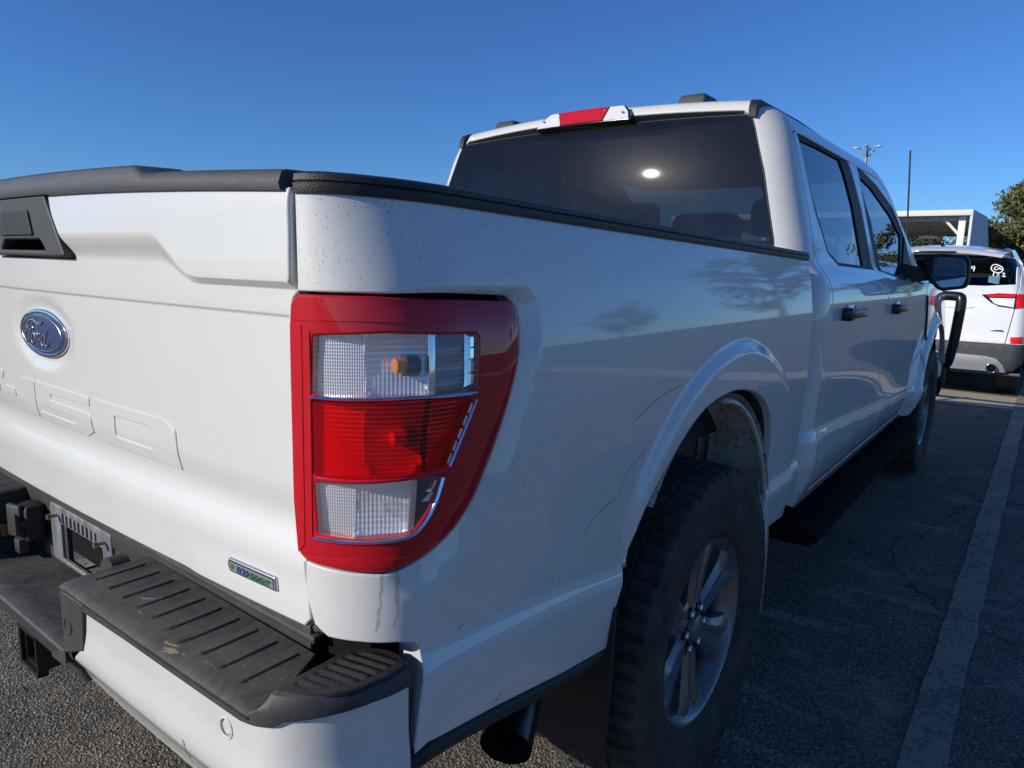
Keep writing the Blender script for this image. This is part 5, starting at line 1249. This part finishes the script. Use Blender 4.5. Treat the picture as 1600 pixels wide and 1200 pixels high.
# ================================================================== shelter, lamp post, trees
def mk_corr():
    m = NT('corrugated_roof'); co = m.co(); s = m.sep(co); w = m.math('SINE', m.math('MULTIPLY', s[0], 22)); m.set(base=(.50, .47, .42), rough=.6, normal=m.bump(w, .6, .04)); return m.m
shw = simple('shelter_white', (.78, .78, .76), .5)
sh = empty('open_shelter', (-6, 38, 0)); tag(sh, 'white open-sided shelter with a flat roof standing behind the white SUV', 'shelter')
def at(px, y): return hit(px, 'y', y)
SHY = 36.0
pA, pB = at((1360, 331), SHY), at((1521, 327), SHY); zt_ = pB[2]; xr = pB[0]; xl = xr-14.0; zf = at((1521, 336), SHY)[2]
def wbox(nm, lo, hi, m_, par, bev=.01):
    c_ = [(a+b)/2 for a, b in zip(lo, hi)]; s_ = [b-a for a, b in zip(lo, hi)]; o = box(nm, [c_[0]+6, c_[1]-38, c_[2]], s_, m_, par, bev); return o
DEP = 16.0
wbox('fascia', (xl, SHY, zf), (xr, SHY+.12, zt_), shw, sh); wbox('roof_deck', (xl, SHY+.13, zf+.05), (xr, SHY+DEP, zf+.20), mk_corr(), sh)
wbox('back_fascia', (xl, SHY+DEP, zf), (xr, SHY+DEP+.12, zt_), shw, sh)
for i in range(6): wbox('roof_beam', (xl+.1, SHY+.6+i*2.8, zf-.20), (xr-.1, SHY+.75+i*2.8, zf+.045), MAT['liner'], sh)
pp = at((1502, 360), SHY+.5)
for i in range(4):
    for yy in (SHY+.45, SHY+DEP-.5): wbox('post', (pp[0]-.13-i*4.3, yy, 0), (pp[0]+.13-i*4.3, yy+.26, zf-.001), shw, sh)
wbox('post', (pp[0]+.30, SHY+1.5, 0), (pp[0]+.50, SHY+1.7, zf-.001), shw, sh)
V, F = [], []; add_tube(V, F, [(pp[0]+6, SHY-38+.6, zf-.9), (pp[0]+6-.75, SHY-38+.6, zf-.05)], .06, 6); mesh('brace', V, F, shw, sh, smooth=False)
# sloping end wall
e0, e1, e2 = at((1521.5, 327), SHY), at((1544, 334), SHY+2.2), at((1556, 380), SHY+2.2)
ew_ = [(e0[0], SHY, e0[2]), (e1[0], SHY+2.2, e0[2]-.18), (e2[0]+.1, SHY+2.2, 0), (e0[0]+.02, SHY, 0)]
V = [(x+6, y-38, z) for x, y, z in ew_]+[(x+6-.10, y-38+.06, z) for x, y, z in ew_]
mesh('end_wall', V, [(0, 3, 2, 1), (4, 5, 6, 7), (0, 1, 5, 4), (1, 2, 6, 5), (2, 3, 7, 6), (3, 0, 4, 7)], simple('end_wall_grey', (.62, .65, .68), .6), sh, smooth=False)
V, F = [], []; lp_ = at((1450, 371), SHY+3); add_tube(V, F, [(lp_[0]+6, SHY-35, zf-.2), (lp_[0]+6, SHY-35, lp_[2]+.1)], .012, 6); mesh('lamp_cord', V, F, MAT['void'], sh)
V, F = [], []; revolve(V, F, [(0, .14), (.1, .13), (.38, .06), (.43, 0), (.40, -.05), (0, -.07)], (lp_[0]+6, SHY-35, lp_[2]), 24, axis='z'); mesh('hanging_lamp', V, F, shw, sh)
# lamp post
PY = 52.0; pt = at((1355, 231), PY); hp = tag(empty('lamp_post', (pt[0], PY, 0)), 'tall grey lamp post with four heads rising beyond the pickup roof', 'lamp post')
gm = simple('galvanised_steel', (.30, .31, .32), .45, .6)
tube('pole', [(0, 0, 0), (0, 0, pt[2]*.5), (0, 0, pt[2])], [.13, .11, .085], gm, hp, 12)
for k, (dx, dy) in enumerate(((-.50, 0), (.55, -.1), (0, .5), (.1, -.5))):
    tube('arm', curve_pts([(0, 0, pt[2]-.6), (dx*.6, dy*.6, pt[2]-.5), (dx, dy, pt[2]-.05)], 5), .045, gm, hp, 8)
    box('lamp_head', (dx*1.25, dy*1.25, pt[2]+.03), (.46, .22, .10), gm, hp, .04, rot=Matrix.Rotation(math.atan2(dy, dx), 3, 'Z'))
def leaf_mat(name, a, b):
    m = NT(name); oi = m.n('NewGeometry'); r = oi.outputs['Random Per Island']; m.set(base=m.mix(r, a, b), rough=.6, spec=.2); return m.m
bark = NT('bark'); bark.set(base=bark.mix(bark.noise(12, bark.co((1, 1, .25)), 5, .7), (.05, .035, .025), (.16, .12, .09)), rough=.9)
pine_m = leaf_mat('pine_needles', (.06, .085, .028), (.19, .185, .07)); leaf_m = leaf_mat('broad_leaves', (.04, .06, .02), (.12, .12, .04))
def make_tree(name, x, y, H, R, label, kind, seed, n=5200, mat_=None):
    r = np.random.default_rng(seed); t = tag(empty(name, (x, y, 0)), label, 'tree', 'trees around the lot')
    V, F = [], []; lean = r.normal(0, .03, 2)
    add_tube(V, F, [(lean[0]*h, lean[1]*h, h) for h in np.linspace(0, H*.93, 8)], list(np.linspace(H*.028, H*.006, 8)), 9)
    cl = []
    for i in range(46 if kind == 'pine' else 38):
        h = H*(.22+.76*r.random()**.85); a = r.random()*6.283
        prof = (1-((h/H-.22)/.80))**.75 if kind == 'pine' else math.sqrt(max(.05, 1-((h/H-.60)/.45)**2))
        L = R*prof*(.55+.5*r.random()); e = Vector((math.cos(a)*L, math.sin(a)*L, h+L*(.18 if kind == 'pine' else .3)))
        b = Vector((lean[0]*h, lean[1]*h, h-L*.1)); add_tube(V, F, [b, b.lerp(e, .5)+Vector((0, 0, L*.05)), e], [H*.008, H*.005, H*.002], 5)
        for k in np.linspace(.45, 1.05, 4): cl.append((b.lerp(e, k), R*(.12+.13*r.random())))
    cl.append((Vector((0, 0, H*.96)), R*.12)); mesh('trunk', V, F, bark.m, t, sharp=50)
    w_ = np.array([c[1]**2 for c in cl]); idx = r.choice(len(cl), n, p=w_/w_.sum()); LV, LF = [], []
    for i in idx:
        c_, s = cl[i]; d = r.normal(size=3); d /= np.linalg.norm(d); p = Vector(c_)+Vector(d)*s*(r.random()**.45)*Vector((1, 1, .7)).length/1.55
        sz = H*(.012+.012*r.random()); a = Vector(r.normal(size=3)).normalized(); b = a.cross(Vector(r.normal(size=3))).normalized(); q = len(LV)
        if kind == 'pine': LV += [p-a*sz*1.3, p+b*sz*.45, p+a*sz*1.3, p-b*sz*.45]
        else: LV += [p-a*sz, p+b*sz*.7, p+a*sz, p-b*sz*.7]
        LF.append((q, q+1, q+2, q+3))
    mesh('crown', LV, LF, mat_ or (pine_m if kind == 'pine' else leaf_m), t, smooth=False); return t
c_ = at((1592, 300), 47); make_tree('pine_tree', c_[0]+.3, 47, at((1582, 291), 47)[2]+.15, 2.5, 'bushy green pine at the right edge, beside the white shelter', 'pine', 3, 9000)
d_ = at((1578, 365), 54); make_tree('pine_tree', d_[0]-.4, 56, 4.6, 2.6, 'lower pine behind the sloping end of the white shelter', 'pine', 4, 7000)
for i, (px_, yy, H_, R_) in enumerate(((1425, 62, 4.4, 3.6), (1475, 64, 4.2, 3.4), (1385, 63, 4.3, 3.6))):
    e_ = at((px_, 365), yy); make_tree('shrub_tree', e_[0], yy, H_, R_, ['low green tree seen under the shelter roof, in the middle', 'low green tree seen under the shelter roof, nearest its post', 'low green tree seen under the shelter roof, nearest the pickup'][i], 'broad', 10+i, 5000)
# trees beyond the edges of the lot, mirrored in the side windows and paint; last three added unseen to darken the door mirror
side_trees = ((9, 60, 9, 4, 'broad tree ahead on the right, its top mirrored in the front door window'), (17, 55, 11, 5, 'broad tree ahead on the right, mirrored in the rear door window'), (46, 82, 9, 6, 'broad tree far off on the right of the lot, mirrored near the rear door handle'),
    (-9, -52, 7, 4.5, 'unseen tree added far behind the pickup to darken the middle of its door mirror'), (-15, -55, 8, 5, 'unseen tree added far behind the pickup to darken the outer side of its door mirror'), (-3, -54, 7, 4.5, 'unseen tree added far behind the pickup to darken the inner side of its door mirror'))
for i, (x_, y_, H_, R_, lb) in enumerate(side_trees): make_tree('shade_tree', x_, y_, H_, R_, lb, 'broad', 30+i, 3500)
# loose grit on the asphalt behind and beside the pickup
V, F = [], []
for i in range(5200):
    x_, y_ = (rng.uniform(-1.2, 1.0), rng.uniform(-.35, 1.0)) if i < 3600 else (rng.uniform(.9, 2.2), rng.uniform(.4, 6))
    r_ = .0016+.0042*rng.random()**2.5; b = len(V); a = rng.random()*6.28
    for k in range(4): V.append((x_+r_*math.cos(a+k*1.57)*(.7+.6*rng.random()), y_+r_*math.sin(a+k*1.57)*(.7+.6*rng.random()), .0002))
    V.append((x_+r_*.2*rng.normal(), y_+r_*.2*rng.normal(), r_*(.6+.5*rng.random())))
    F += [(b, b+1, b+4), (b+1, b+2, b+4), (b+2, b+3, b+4), (b+3, b, b+4)]
gm_ = NT('grit'); gi = gm_.n('NewGeometry'); gm_.set(base=gm_.ramp(gi.outputs['Random Per Island'], [(0, (.05, .047, .043)), (.5, (.20, .18, .145)), (.9, (.36, .31, .235)), (1, (.55, .5, .42))]), rough=.9)
tag(mesh('loose_grit', V, F, gm_.m, smooth=False), 'loose grit scattered over the asphalt round the pickup', 'grit', kind='stuff')
# spare wheel under the bed, added to block sun from the mud flap
sp = dup(wheel, truck); sp.name = 'sun_block_spare_wheel'; sp.location = (0, .62, .60); sp.rotation_euler = (0, math.pi/2, 0)
